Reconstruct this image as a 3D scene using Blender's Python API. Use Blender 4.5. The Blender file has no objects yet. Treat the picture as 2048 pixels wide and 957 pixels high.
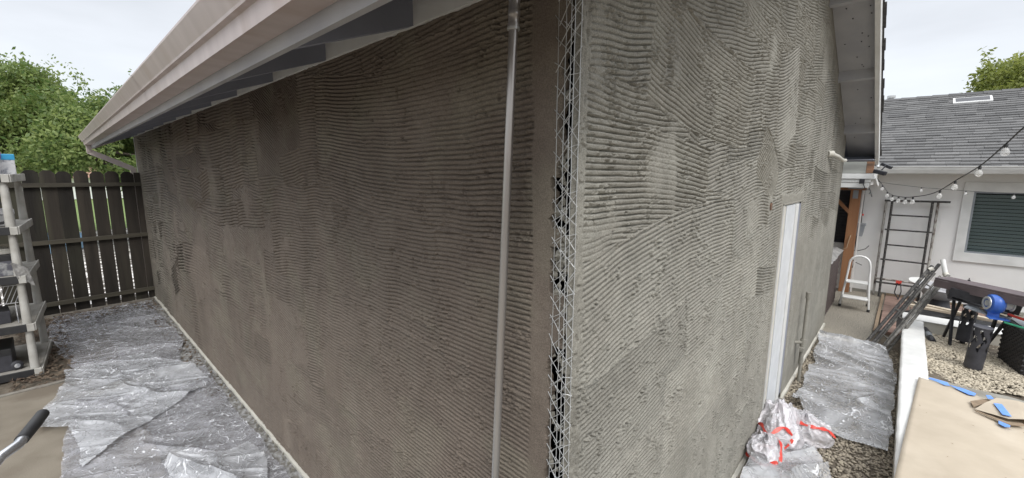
import bpy, math, random
import numpy as np
from mathutils import Vector, Matrix
R = math.radians
random.seed(7)
scn = bpy.context.scene
col = scn.collection

# ------------------------------------------------------------------ camera
cam_d = bpy.data.cameras.new('camera'); cam = bpy.data.objects.new('camera', cam_d); col.objects.link(cam)
scn.camera = cam
cam_d.sensor_width = 36.0; cam_d.sensor_fit = 'HORIZONTAL'
cam_d.lens = 849.16*36/2048
cam_d.clip_start = 0.02; cam_d.clip_end = 1000
pitch, roll, yaw = 0.15343, 0.00684, 0.74683
Fv = Vector((-math.sin(yaw)*math.cos(pitch), math.cos(yaw)*math.cos(pitch), -math.sin(pitch)))
Rv = Vector((math.cos(yaw), math.sin(yaw), 0)); Uv = Rv.cross(Fv)
R2 = Rv*math.cos(roll)+Uv*math.sin(roll); U2 = -Rv*math.sin(roll)+Uv*math.cos(roll)
mw = Matrix(((R2.x, U2.x, -Fv.x, 0.6429), (R2.y, U2.y, -Fv.y, -0.9423), (R2.z, U2.z, -Fv.z, 2.0), (0, 0, 0, 1)))
cam.matrix_world = mw

# ------------------------------------------------------------------ world: overcast sky
W = bpy.data.worlds.new("World"); scn.world = W; W.use_nodes = True
nt = W.node_tree; nt.nodes.clear()
def wn(t): return nt.nodes.new(t)
out = wn('ShaderNodeOutputWorld'); bg = wn('ShaderNodeBackground'); bg.inputs[1].default_value = 0.1
sky = wn('ShaderNodeTexSky'); sky.sky_type = 'NISHITA'; sky.sun_disc = False
SUN_EL, SUN_AZ = 48.0, 122.0          # azimuth measured from +Y towards +X
sky.sun_elevation = R(SUN_EL); sky.sun_rotation = R(SUN_AZ)
sky.air_density = 1.0; sky.dust_density = 3.0
tc = wn('ShaderNodeTexCoord'); sep = wn('ShaderNodeSeparateXYZ'); nt.links.new(tc.outputs['Generated'], sep.inputs[0])
ramp = wn('ShaderNodeValToRGB'); nt.links.new(sep.outputs['Z'], ramp.inputs[0])
els = ramp.color_ramp.elements
els[0].position = 0.0; els[0].color = (.66, .68, .69, 1)
els[1].position = 1.0; els[1].color = (1.0, 1.02, 1.06, 1)
e = els.new(0.10); e.color = (.62, .66, .70, 1)
e = els.new(0.22); e.color = (.535, .56, .60, 1)
e = els.new(0.42); e.color = (.535, .56, .60, 1)
e = els.new(0.6); e.color = (.85, .88, .93, 1)
mp = wn('ShaderNodeMapping'); mp.inputs['Scale'].default_value = (1.2, 1.2, 4.5); nt.links.new(tc.outputs['Generated'], mp.inputs[0])
nz = wn('ShaderNodeTexNoise'); nz.inputs['Scale'].default_value = 1.6; nz.inputs['Detail'].default_value = 5; nz.inputs['Roughness'].default_value = .5
nt.links.new(mp.outputs[0], nz.inputs[0])
cr = wn('ShaderNodeMapRange'); cr.inputs[1].default_value = .35; cr.inputs[2].default_value = .68; cr.inputs[3].default_value = 0.9; cr.inputs[4].default_value = 1.14
nt.links.new(nz.outputs[0], cr.inputs[0])
vm = wn('ShaderNodeVectorMath'); vm.operation = 'MULTIPLY'; nt.links.new(ramp.outputs[0], vm.inputs[0]); nt.links.new(cr.outputs[0], vm.inputs[1])
# the cloud deck gets brighter towards the zenith
zg = wn('ShaderNodeMapRange'); zg.inputs[1].default_value = .4; zg.inputs[2].default_value = .9; zg.inputs[3].default_value = 14.2; zg.inputs[4].default_value = 24.0
nt.links.new(sep.outputs['Z'], zg.inputs[0])
v2 = wn('ShaderNodeVectorMath'); v2.operation = 'MULTIPLY'; nt.links.new(vm.outputs[0], v2.inputs[0]); nt.links.new(zg.outputs[0], v2.inputs[1])
mx = wn('ShaderNodeMix'); mx.data_type = 'RGBA'; mx.inputs[0].default_value = 0.94
nt.links.new(sky.outputs[0], mx.inputs[6]); nt.links.new(v2.outputs[0], mx.inputs[7])
nt.links.new(mx.outputs[2], bg.inputs[0]); nt.links.new(bg.outputs[0], out.inputs[0])

sd = bpy.data.lights.new('sun', 'SUN'); sd.energy = 1.5; sd.angle = R(24); sd.color = (1, .97, .92)
so = bpy.data.objects.new('sun', sd); col.objects.link(so)
dirv = Vector((math.sin(R(SUN_AZ))*math.cos(R(SUN_EL)), math.cos(R(SUN_AZ))*math.cos(R(SUN_EL)), math.sin(R(SUN_EL))))
so.rotation_euler = dirv.to_track_quat('Z', 'Y').to_euler(); so.location = dirv*30
vs = scn.view_settings; vs.view_transform = 'Standard'; vs.look = 'None'; vs.gamma = 1; vs.use_curve_mapping = False
vs.exposure = 0.2
scn.render.resolution_x = 1024; scn.render.resolution_y = 478
scn.render.engine = 'CYCLES'
scn.cycles.transparent_max_bounces = 12; scn.cycles.max_bounces = 6

# ------------------------------------------------------------------ noise
def _h(i, j, s):
    n = (i.astype(np.int64)*374761393 + j.astype(np.int64)*668265263 + s*974711) & 0x7fffffff
    n = ((n ^ (n >> 13))*1274126177) & 0x7fffffff
    return ((n ^ (n >> 16)) & 0xffff)/65535.0
def vn(x, y, s=0):
    i = np.floor(x); j = np.floor(y); fx = x-i; fy = y-j
    fx = fx*fx*(3-2*fx); fy = fy*fy*(3-2*fy)
    i = i.astype(np.int64); j = j.astype(np.int64)
    a = _h(i, j, s); b = _h(i+1, j, s); c = _h(i, j+1, s); d = _h(i+1, j+1, s)
    return (a*(1-fx)+b*fx)*(1-fy)+(c*(1-fx)+d*fx)*fy          # 0..1
def fbm(x, y, s=0, o=4):
    t = 0; a = .5; n = 0
    for k in range(o):
        t = t+a*vn(x*2**k+17.3*k, y*2**k+9.1*k, s+k); n += a; a *= .5
    return t/n
def ridg(x, y, s=0): return 1-np.abs(2*vn(x, y, s)-1)

# ------------------------------------------------------------------ materials
MATS = {}
def mat(name, c1, c2=None, scale=6, rough=.7, metal=0, bump=0, bscale=60, detail=4, spec=.5, stretch=(1, 1, 1), lo=.35, hi=.65, attr=None, c3=None, scale3=2, trans=0):
    m = bpy.data.materials.new(name); m.use_nodes = True; n = m.node_tree; b = n.nodes['Principled BSDF']
    b.inputs['Roughness'].default_value = rough; b.inputs['Metallic'].default_value = metal
    b.inputs['Specular IOR Level'].default_value = spec
    tcn = n.nodes.new('ShaderNodeTexCoord'); mpn = n.nodes.new('ShaderNodeMapping'); mpn.inputs['Scale'].default_value = stretch
    n.links.new(tcn.outputs['Object'], mpn.inputs[0])
    c2 = c2 or tuple(x*.8 for x in c1)
    no = n.nodes.new('ShaderNodeTexNoise'); no.inputs['Scale'].default_value = scale; no.inputs['Detail'].default_value = detail
    n.links.new(mpn.outputs[0], no.inputs[0])
    mr = n.nodes.new('ShaderNodeMapRange'); mr.inputs[1].default_value = lo; mr.inputs[2].default_value = hi
    n.links.new(no.outputs[0], mr.inputs[0])
    mi = n.nodes.new('ShaderNodeMix'); mi.data_type = 'RGBA'
    if attr:
        at = n.nodes.new('ShaderNodeAttribute'); at.attribute_name = attr; n.links.new(at.outputs['Fac'], mi.inputs[0])
    else: n.links.new(mr.outputs[0], mi.inputs[0])
    mi.inputs[6].default_value = (*c1, 1); mi.inputs[7].default_value = (*c2, 1)
    outc = mi.outputs[2]
    if c3:
        n3 = n.nodes.new('ShaderNodeTexNoise'); n3.inputs['Scale'].default_value = scale3; n3.inputs['Detail'].default_value = 6
        n.links.new(mpn.outputs[0], n3.inputs[0])
        m3 = n.nodes.new('ShaderNodeMapRange'); m3.inputs[1].default_value = .52; m3.inputs[2].default_value = .64; n.links.new(n3.outputs[0], m3.inputs[0])
        x3 = n.nodes.new('ShaderNodeMix'); x3.data_type = 'RGBA'; n.links.new(m3.outputs[0], x3.inputs[0]); n.links.new(outc, x3.inputs[6]); x3.inputs[7].default_value = (*c3, 1)
        outc = x3.outputs[2]
    n.links.new(outc, b.inputs['Base Color'])
    if bump:
        nb = n.nodes.new('ShaderNodeTexNoise'); nb.inputs['Scale'].default_value = bscale; nb.inputs['Detail'].default_value = 6
        n.links.new(mpn.outputs[0], nb.inputs[0])
        bu = n.nodes.new('ShaderNodeBump'); bu.inputs['Strength'].default_value = 1; bu.inputs['Distance'].default_value = bump
        n.links.new(nb.outputs[0], bu.inputs['Height']); n.links.new(bu.outputs[0], b.inputs['Normal'])
    if trans:
        o = n.nodes['Material Output']; tr = n.nodes.new('ShaderNodeBsdfTranslucent'); n.links.new(outc, tr.inputs[0])
        ms = n.nodes.new('ShaderNodeMixShader'); ms.inputs[0].default_value = trans
        n.links.new(b.outputs[0], ms.inputs[1]); n.links.new(tr.outputs[0], ms.inputs[2]); n.links.new(ms.outputs[0], o.inputs[0])
    MATS[name] = m; return m

def film_mat(name, op=.5, tint=(.8, .82, .84), rough=.16, bscale=35, vary=.35):
    m = bpy.data.materials.new(name); m.use_nodes = True; n = m.node_tree; b = n.nodes['Principled BSDF']
    b.inputs['Base Color'].default_value = (*tint, 1); b.inputs['Roughness'].default_value = rough; b.inputs['IOR'].default_value = 1.5; b.inputs['Specular IOR Level'].default_value = .6
    tcn = n.nodes.new('ShaderNodeTexCoord')
    def nz_(sc, det, dist, off=0):
        q = n.nodes.new('ShaderNodeTexNoise'); q.inputs['Scale'].default_value = sc; q.inputs['Detail'].default_value = det; q.inputs['Distortion'].default_value = dist
        mpn = n.nodes.new('ShaderNodeMapping'); mpn.inputs['Location'].default_value = (off, off*.7, 0); n.links.new(tcn.outputs['Object'], mpn.inputs[0]); n.links.new(mpn.outputs[0], q.inputs[0]); return q.outputs[0]
    def mth(op_, a, b=None, cl=False):
        q = n.nodes.new('ShaderNodeMath'); q.operation = op_; q.use_clamp = cl
        for k_, x_ in enumerate((a, b)):
            if x_ is None: continue
            if isinstance(x_, (int, float)): q.inputs[k_].default_value = x_
            else: n.links.new(x_, q.inputs[k_])
        return q.outputs[0]
    def crease_glint(sc, dist, w_, off, thr):   # thin folds, their bright glints painted in: level lines of a distorted noise, broken up by a second noise
        a = mth('ABSOLUTE', mth('SUBTRACT', nz_(sc, 1.5, dist, off), .5)); a = mth('SUBTRACT', 1, mth('DIVIDE', a, w_), True)
        m_ = mth('MULTIPLY', mth('SUBTRACT', nz_(sc*1.4, 2, .5, off+9), thr), 9, True); return mth('MULTIPLY', a, m_, True)
    cr_ = mth('MAXIMUM', mth('MAXIMUM', crease_glint(3.2, 2.2, .016, 1, .38), crease_glint(8, 1.6, .026, 5, .42)), crease_glint(15, 1.2, .040, 11, .52))
    bu = n.nodes.new('ShaderNodeBump'); bu.inputs['Distance'].default_value = .004; n.links.new(nz_(bscale, 3, 1.5), bu.inputs['Height'])
    b2 = n.nodes.new('ShaderNodeBump'); b2.inputs['Distance'].default_value = .004; n.links.new(cr_, b2.inputs['Height']); n.links.new(bu.outputs[0], b2.inputs['Normal']); n.links.new(b2.outputs[0], b.inputs['Normal'])
    no_ = nz_(3.5, 6, 1.2, 3)
    mr0 = n.nodes.new('ShaderNodeMapRange'); mr0.inputs[1].default_value = .36; mr0.inputs[2].default_value = .66; mr0.inputs[3].default_value = max(0, op-vary); mr0.inputs[4].default_value = op+vary; n.links.new(no_, mr0.inputs[0])
    mr = n.nodes.new('ShaderNodeMath'); mr.operation = 'MAXIMUM'; n.links.new(mr0.outputs[0], mr.inputs[0]); n.links.new(mth('MULTIPLY', cr_, .95), mr.inputs[1])
    cm = n.nodes.new('ShaderNodeMix'); cm.data_type = 'RGBA'; n.links.new(cr_, cm.inputs[0]); cm.inputs[6].default_value = (*tint, 1); cm.inputs[7].default_value = (.86, .87, .90, 1); n.links.new(cm.outputs[2], b.inputs['Base Color'])  # creases turn whiter, glints put into the colour
    tr = n.nodes.new('ShaderNodeBsdfTransparent'); ms = n.nodes.new('ShaderNodeMixShader')
    n.links.new(mr.outputs[0], ms.inputs[0]); n.links.new(tr.outputs[0], ms.inputs[1]); n.links.new(b.outputs[0], ms.inputs[2])
    gl = n.nodes.new('ShaderNodeBsdfGlossy'); gl.inputs['Roughness'].default_value = rough*.8; n.links.new(b2.outputs[0], gl.inputs['Normal'])
    fr = n.nodes.new('ShaderNodeFresnel'); fr.inputs['IOR'].default_value = 1.45; n.links.new(b2.outputs[0], fr.inputs['Normal'])
    m2 = n.nodes.new('ShaderNodeMixShader'); n.links.new(fr.outputs[0], m2.inputs[0]); n.links.new(ms.outputs[0], m2.inputs[1]); n.links.new(gl.outputs[0], m2.inputs[2])
    n.links.new(m2.outputs[0], n.nodes['Material Output'].inputs[0])
    MATS[name] = m; return m

def plaster_mat(name, a, b_, c, d):
    m = mat(name, a, b_, scale=1.3, rough=.82, bump=.0016, bscale=190, detail=6, spec=.3, c3=c, scale3=3.2, lo=.38, hi=.62)
    n = m.node_tree; b = n.nodes['Principled BSDF']; src = b.inputs['Base Color'].links[0].from_socket
    tcn = n.nodes.new('ShaderNodeTexCoord'); mpn = n.nodes.new('ShaderNodeMapping'); mpn.inputs['Scale'].default_value = (1, 1, .22)
    n.links.new(tcn.outputs['Object'], mpn.inputs[0])
    no = n.nodes.new('ShaderNodeTexNoise'); no.inputs['Scale'].default_value = 7; no.inputs['Detail'].default_value = 7; n.links.new(mpn.outputs[0], no.inputs[0])
    mr = n.nodes.new('ShaderNodeMapRange'); mr.inputs[1].default_value = .46; mr.inputs[2].default_value = .72; mr.inputs[4].default_value = .35; n.links.new(no.outputs[0], mr.inputs[0])
    x = n.nodes.new('ShaderNodeMix'); x.data_type = 'RGBA'; n.links.new(mr.outputs[0], x.inputs[0]); n.links.new(src, x.inputs[6]); x.inputs[7].default_value = (*d, 1)
    n2 = n.nodes.new('ShaderNodeTexNoise'); n2.inputs['Scale'].default_value = 260; n2.inputs['Detail'].default_value = 3; n.links.new(tcn.outputs['Object'], n2.inputs[0])
    m2 = n.nodes.new('ShaderNodeMapRange'); m2.inputs[1].default_value = .3; m2.inputs[2].default_value = .7; m2.inputs[3].default_value = .72; m2.inputs[4].default_value = 1.28; n.links.new(n2.outputs[0], m2.inputs[0])
    vmn = n.nodes.new('ShaderNodeVectorMath'); vmn.operation = 'MULTIPLY'; n.links.new(x.outputs[2], vmn.inputs[0]); n.links.new(m2.outputs[0], vmn.inputs[1])
    at = n.nodes.new('ShaderNodeAttribute'); at.attribute_name = 'tone'; ma = n.nodes.new('ShaderNodeMapRange'); ma.inputs[3].default_value = .74; ma.inputs[4].default_value = 1.26
    n.links.new(at.outputs['Fac'], ma.inputs[0]); vm3 = n.nodes.new('ShaderNodeVectorMath'); vm3.operation = 'MULTIPLY'; n.links.new(vmn.outputs[0], vm3.inputs[0]); n.links.new(ma.outputs[0], vm3.inputs[1])
    n.links.new(vm3.outputs[0], b.inputs['Base Color'])
    return m
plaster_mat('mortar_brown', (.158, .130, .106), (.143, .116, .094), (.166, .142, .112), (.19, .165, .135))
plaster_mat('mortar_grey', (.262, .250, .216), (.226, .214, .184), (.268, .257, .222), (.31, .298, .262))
# mortar colour greyer and lighter towards the fence end of the long wall
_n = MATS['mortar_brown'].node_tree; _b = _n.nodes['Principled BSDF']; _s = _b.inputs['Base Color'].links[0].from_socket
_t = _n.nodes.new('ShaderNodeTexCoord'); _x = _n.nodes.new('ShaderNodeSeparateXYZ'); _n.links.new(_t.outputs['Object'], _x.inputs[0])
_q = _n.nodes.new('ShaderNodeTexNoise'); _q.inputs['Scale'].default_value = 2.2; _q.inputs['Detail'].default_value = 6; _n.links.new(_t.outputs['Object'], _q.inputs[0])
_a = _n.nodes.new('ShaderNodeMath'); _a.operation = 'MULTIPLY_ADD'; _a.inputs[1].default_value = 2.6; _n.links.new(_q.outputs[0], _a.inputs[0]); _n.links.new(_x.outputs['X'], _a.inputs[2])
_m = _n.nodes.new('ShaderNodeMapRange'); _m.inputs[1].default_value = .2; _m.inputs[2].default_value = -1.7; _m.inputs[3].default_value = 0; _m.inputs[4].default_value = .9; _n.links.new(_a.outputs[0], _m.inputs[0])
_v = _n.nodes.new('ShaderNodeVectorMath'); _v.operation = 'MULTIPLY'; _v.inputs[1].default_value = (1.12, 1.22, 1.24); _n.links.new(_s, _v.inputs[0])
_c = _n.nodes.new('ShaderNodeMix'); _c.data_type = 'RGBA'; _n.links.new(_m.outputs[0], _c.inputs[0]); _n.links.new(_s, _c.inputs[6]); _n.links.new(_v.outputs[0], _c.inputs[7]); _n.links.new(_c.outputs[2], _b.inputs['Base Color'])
mat('paper', (.012, .012, .013), (.03, .028, .025), scale=20, rough=.6)
mat('galv', (.62, .63, .63), (.50, .51, .50), scale=30, rough=.35, metal=.35)
mat('pipe', (.56, .56, .56), (.40, .395, .385), scale=9, rough=.28, metal=.7, bump=.001, bscale=60, stretch=(1, 1, .15), c3=(.40, .34, .30), scale3=3)
mat('steel', (.62, .63, .65), (.52, .53, .55), scale=20, rough=.25, metal=.8)
mat('lavender_white', (.52, .445, .425), (.45, .38, .36), scale=4, rough=.4, bump=.0006, bscale=20, c3=(.44, .36, .33), scale3=3, stretch=(3, 1, .4))
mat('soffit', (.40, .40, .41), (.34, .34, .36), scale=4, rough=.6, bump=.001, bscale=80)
mat('soffit_shade', (.29, .305, .36), (.25, .265, .315), scale=4, rough=.7, bump=.001, bscale=60)  # eave paint darkened, shade under the roof put into the colour
mat('shingle', (.16, .158, .155), (.055, .055, .056), rough=.95, bump=.006, bscale=160, attr='tone')
mat('shingle_dark', (.09, .09, .09), (.05, .05, .05), scale=30, rough=.95, bump=.003, bscale=120)
mat('white_paint', (.72, .72, .70), (.62, .62, .60), scale=5, rough=.5, bump=.0008, bscale=40)
mat('cream_paint', (.62, .60, .54), (.52, .50, .44), scale=5, rough=.55, bump=.001, bscale=60)
mat('door_white', (.70, .72, .74), (.62, .64, .66), scale=9, rough=.35)
mat('reveal_shade', (.26, .27, .33), (.22, .23, .28), scale=9, rough=.5)
mat('stucco_white', (.80, .79, .77), (.74, .73, .71), scale=1.2, rough=.9, bump=.004, bscale=110, c3=(.77, .765, .75), scale3=1)
mat('concrete', (.205, .178, .138), (.155, .132, .10), scale=3, rough=.9, bump=.002, bscale=110, c3=(.145, .12, .09), scale3=2.3)
mat('concrete_grey', (.33, .32, .28), (.22, .205, .175), scale=4, rough=.9, bump=.003, bscale=90, c3=(.15, .125, .105), scale3=2.6)
mat('aggregate', (.36, .33, .275), (.13, .115, .09), scale=75, rough=.9, bump=.008, bscale=75, lo=.42, hi=.58, c3=(.27, .245, .20), scale3=3)
mat('dirt', (.085, .07, .052), (.15, .125, .095), scale=14, rough=1, bump=.012, bscale=30, detail=8)
mat('splatter', (.30, .30, .295), (.15, .14, .125), scale=28, rough=.85, bump=.01, bscale=40, detail=8, lo=.42, hi=.58)
mat('pebble', (.40, .35, .27), (.17, .145, .115), rough=.8, attr='tone', bump=.001, bscale=200)
mat('pebble_light', (.62, .55, .43), (.27, .235, .18), rough=.8, attr='tone', bump=.001, bscale=200)
mat('leaf_dry', (.07, .045, .03), (.15, .115, .08), rough=.9, attr='tone')
mat('fence_wood', (.037, .030, .023), (.017, .014, .011), scale=9, rough=.9, bump=.004, bscale=40, stretch=(1, 1, .12), c3=(.045, .042, .028), scale3=2.5)
_n = MATS['fence_wood'].node_tree; _b = _n.nodes['Principled BSDF']; _s = _b.inputs['Base Color'].links[0].from_socket
_o = _n.nodes.new('ShaderNodeObjectInfo'); _m = _n.nodes.new('ShaderNodeMapRange'); _m.inputs[3].default_value = .6; _m.inputs[4].default_value = 1.5; _n.links.new(_o.outputs['Random'], _m.inputs[0])
_v = _n.nodes.new('ShaderNodeVectorMath'); _v.operation = 'MULTIPLY'; _n.links.new(_s, _v.inputs[0]); _n.links.new(_m.outputs[0], _v.inputs[1]); _n.links.new(_v.outputs[0], _b.inputs['Base Color'])
mat('rail_wood', (.085, .075, .055), (.045, .04, .03), scale=9, rough=.9, bump=.003, bscale=40, stretch=(1, .1, 1))
mat('lawn', (.15, .21, .06), (.10, .15, .04), scale=3, rough=1, bump=.03, bscale=30)
mat('green_leaf', (.26, .32, .10), (.085, .15, .035), rough=.55, attr='tone', trans=.45)
mat('yellow_leaf', (.30, .33, .08), (.12, .16, .03), rough=.55, attr='tone', trans=.4)
mat('bark', (.10, .08, .06), (.05, .04, .03), scale=20, rough=.95, bump=.01, bscale=20, stretch=(1, 1, .2))
mat('resin', (.50, .49, .455), (.36, .345, .31), scale=7, rough=.6, bump=.0006, bscale=60)
mat('resin_deck', (.34, .325, .295), (.24, .225, .195), scale=7, rough=.7, bump=.002, bscale=30)
mat('black_rubber', (.02, .02, .022), (.03, .03, .03), scale=20, rough=.55)
mat('black_metal', (.022, .022, .026), (.04, .04, .045), scale=20, rough=.45, metal=.3)
mat('charcoal', (.055, .055, .065), (.035, .035, .042), scale=14, rough=.5)
mat('wood_post', (.33, .16, .075), (.22, .10, .045), scale=6, rough=.7, bump=.002, bscale=30, stretch=(1, 1, .12))
mat('wood_grey', (.33, .34, .31), (.20, .20, .185), scale=7, rough=.85, bump=.002, bscale=30, stretch=(.15, 1, 1))
mat('wood_burnt', (.30, .16, .09), (.10, .06, .04), scale=14, rough=.8, bump=.002, bscale=30, stretch=(.3, 1, 1))
mat('spattered', (.09, .085, .078), (.22, .21, .19), scale=30, rough=.7, bump=.002, bscale=60, lo=.38, hi=.7, stretch=(1, 1, .5))
mat('spattered_dark', (.035, .033, .032), (.19, .18, .16), scale=40, rough=.7, bump=.002, bscale=60, lo=.52, hi=.75)
mat('rusty_white', (.40, .385, .355), (.10, .075, .06), scale=22, rough=.6, bump=.002, bscale=60, lo=.45, hi=.6, stretch=(1, 1, .5))
mat('stool_white', (.78, .78, .76), (.66, .66, .64), scale=9, rough=.35)
mat('glass_dark', (.025, .03, .032), (.02, .025, .026), scale=2, rough=.06, spec=.8)
mat('blind', (.50, .56, .55), (.43, .49, .48), scale=3, rough=.5)
mat('room_shade', (.035, .04, .05), (.02, .022, .03), scale=3, rough=.5)
mat('wicker', (.085, .062, .058), (.045, .034, .032), scale=30, rough=.6)
mat('wicker_black', (.035, .032, .034), (.018, .017, .018), scale=30, rough=.5)
mat('tarp', (.30, .29, .275), (.17, .165, .16), scale=12, rough=.6, bump=.01, bscale=14)
mat('cardboard', (.50, .43, .335), (.44, .375, .29), scale=4, rough=.85, bump=.0015, bscale=25, c3=(.53, .46, .365), scale3=1.6)
mat('cardboard_in', (.30, .22, .15), (.20, .15, .10), scale=30, rough=.9)
mat('blue_tape', (.12, .27, .72), (.16, .34, .80), scale=12, rough=.6)
mat('blue_plastic', (.03, .10, .42), (.05, .15, .52), scale=9, rough=.35)
mat('red_plastic', (.62, .035, .025), (.70, .10, .07), scale=20, rough=.4)
mat('yellow_plastic', (.55, .45, .24), (.6, .5, .3), scale=9, rough=.5)
mat('green_plastic', (.03, .28, .15), (.05, .34, .2), scale=9, rough=.5)
mat('table_brown', (.135, .105, .11), (.10, .08, .085), scale=8, rough=.4, bump=.0006, bscale=50)
mat('brick_pad', (.30, .20, .165), (.24, .16, .13), scale=9, rough=.9, bump=.002, bscale=60)
mat('grey_plastic', (.28, .30, .32), (.22, .24, .26), scale=9, rough=.5)
mat('cord_orange', (.42, .30, .20), (.35, .25, .16), scale=9, rough=.6)
mat('purple', (.28, .04, .26), (.22, .03, .22), scale=9, rough=.4)
mat('cyan', (.05, .35, .60), (.04, .28, .5), scale=9, rough=.4)
mat('paper_white', (.62, .62, .62), (.50, .50, .52), scale=14, rough=.6, c3=(.24, .25, .28), scale3=18)
mat('wrap', (.33, .33, .33), (.10, .10, .12), scale=16, rough=.4, bump=.006, bscale=14, lo=.44, hi=.56)
mat('pink_wall', (.62, .36, .30), (.5, .3, .25), scale=1, rough=.9)
mat('pale_wall', (.85, .84, .82), (.78, .78, .78), scale=.6, rough=.9)
mat('pale_paving', (.75, .72, .68), (.10, .085, .07), scale=7, rough=.9, lo=.44, hi=.52)
mat('pool_blue', (.32, .52, .72), (.28, .46, .65), scale=1, rough=.4)
film_mat('film', .34, (.62, .62, .66), .24, 7, .12)
film_mat('film_white', .46, (.68, .69, .71), .24, 7, .18)
film_mat('bag_film', .66, (.88, .84, .87), .34, 5, .16)
# clear bulb glass
m = bpy.data.materials.new('bulb_glass'); m.use_nodes = True; n = m.node_tree; b = n.nodes['Principled BSDF']
b.inputs['Base Color'].default_value = (.95, .95, .93, 1); b.inputs['Roughness'].default_value = .12
tr = n.nodes.new('ShaderNodeBsdfTransparent'); ms = n.nodes.new('ShaderNodeMixShader'); ms.inputs[0].default_value = .28
n.links.new(tr.outputs[0], ms.inputs[1]); n.links.new(b.outputs[0], ms.inputs[2]); n.links.new(ms.outputs[0], n.nodes['Material Output'].inputs[0])
MATS['bulb_glass'] = m

# ------------------------------------------------------------------ objects helpers
def wloc(o):
    v = Vector((0, 0, 0))
    while o: v += o.location; o = o.parent
    return v
def link(name, me, material, parent=None, smooth=False):
    o = bpy.data.objects.new(name, me); col.objects.link(o)
    if material: me.materials.append(MATS[material])
    if parent: o.parent = parent
    if smooth: me.polygons.foreach_set('use_smooth', [True]*len(me.polygons))
    return o
def tag(o, label=None, cat=None, group=None, kind=None):
    if label: o['label'] = label
    if cat: o['category'] = cat
    if group: o['group'] = group
    if kind: o['kind'] = kind
    return o
def empty(name, loc, label, cat, group=None):
    o = bpy.data.objects.new(name, None); o.location = loc; o.empty_display_size = .1; col.objects.link(o)
    return tag(o, label, cat, group)
class MB:
    def __init__(s): s.v = []; s.f = []; s.t = []
    def add(s, v, f, tone=0):
        k = len(s.v); s.v += [tuple(p) for p in v]; s.f += [tuple(i+k for i in q) for q in f]; s.t += [tone]*len(v); return s
    def box(s, x0, x1, y0, y1, z0, z1, tone=0):
        v = [(x, y, z) for z in (z0, z1) for y in (y0, y1) for x in (x0, x1)]
        return s.add(v, [(0, 2, 3, 1), (4, 5, 7, 6), (0, 1, 5, 4), (2, 6, 7, 3), (0, 4, 6, 2), (1, 3, 7, 5)], tone)
    def bar(s, p, q, w, h, up=(0, 0, 1), tone=0):
        p = Vector(p); q = Vector(q); d = (q-p).normalized(); a = d.cross(Vector(up))
        if a.length < 1e-4: a = d.cross(Vector((1, 0, 0)))
        a.normalize(); b = a.cross(d).normalized()
        v = [c+a*(i*w/2)+b*(j*h/2) for c in (p, q) for i, j in ((-1, -1), (1, -1), (1, 1), (-1, 1))]
        return s.add(v, [(0, 1, 2, 3), (7, 6, 5, 4), (0, 4, 5, 1), (1, 5, 6, 2), (2, 6, 7, 3), (3, 7, 4, 0)], tone)
    def prism(s, poly, z0, z1, ax=2):   # poly in the two other axes
        n = len(poly)
        def mk(a, b, c): return (a, b, c) if ax == 2 else ((a, c, b) if ax == 1 else (c, a, b))
        v = [mk(a, b, z0) for a, b in poly]+[mk(a, b, z1) for a, b in poly]
        f = [tuple(range(n))[::-1], tuple(range(n, 2*n))]+[(i, (i+1) % n, n+(i+1) % n, n+i) for i in range(n)]
        return s.add(v, f)
    def tube(s, pts, r, n=10, cap=True, tone=0):
        P = [Vector(p) for p in pts]; rr = r if isinstance(r, (list, tuple)) else [r]*len(P)
        v = []; a = None
        for i, p in enumerate(P):
            d = (P[min(i+1, len(P)-1)]-P[max(i-1, 0)]).normalized()
            if a is None:
                a = d.cross(Vector((0, 0, 1)))
                if a.length < .05: a = d.cross(Vector((1, 0, 0)))
            a = (a-d*a.dot(d)).normalized(); b = d.cross(a)
            v += [p+(a*math.cos(2*math.pi*k/n)+b*math.sin(2*math.pi*k/n))*rr[i] for k in range(n)]
        f = [(i*n+k, i*n+(k+1) % n, (i+1)*n+(k+1) % n, (i+1)*n+k) for i in range(len(P)-1) for k in range(n)]
        if cap: f += [tuple(range(n))[::-1], tuple(range((len(P)-1)*n, len(P)*n))]
        return s.add(v, f, tone)
    def lathe(s, prof, c=(0, 0, 0), axis=(0, 0, 1), n=24):
        ax = Vector(axis).normalized(); a = ax.cross(Vector((1, 0, 0)) if abs(ax.x) < .8 else Vector((0, 1, 0))).normalized(); b = ax.cross(a); c = Vector(c)
        v = [c+ax*h+(a*math.cos(2*math.pi*k/n)+b*math.sin(2*math.pi*k/n))*max(r, 1e-4) for r, h in prof for k in range(n)]
        f = [(i*n+k, i*n+(k+1) % n, (i+1)*n+(k+1) % n, (i+1)*n+k) for i in range(len(prof)-1) for k in range(n)]
        return s.add(v, f)
    def build(s, name, material, parent=None, world=True, smooth=False, bevel=0):
        off = wloc(parent) if (parent and world) else Vector((0, 0, 0))
        me = bpy.data.meshes.new(name); me.from_pydata([(p[0]-off.x, p[1]-off.y, p[2]-off.z) for p in s.v], [], s.f); me.update()
        at = me.attributes.new('tone', 'FLOAT', 'POINT'); at.data.foreach_set('value', np.array(s.t, 'f') if not material.startswith('mortar') else np.full(len(s.v), .5, 'f'))
        o = link(name, me, material, parent, smooth)
        if bevel:
            b = o.modifiers.new('bevel', 'BEVEL'); b.width = bevel; b.segments = 2; b.limit_method = 'ANGLE'
        if smooth and hasattr(me, 'set_sharp_from_angle'): me.set_sharp_from_angle(angle=R(40))
        return o
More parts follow.
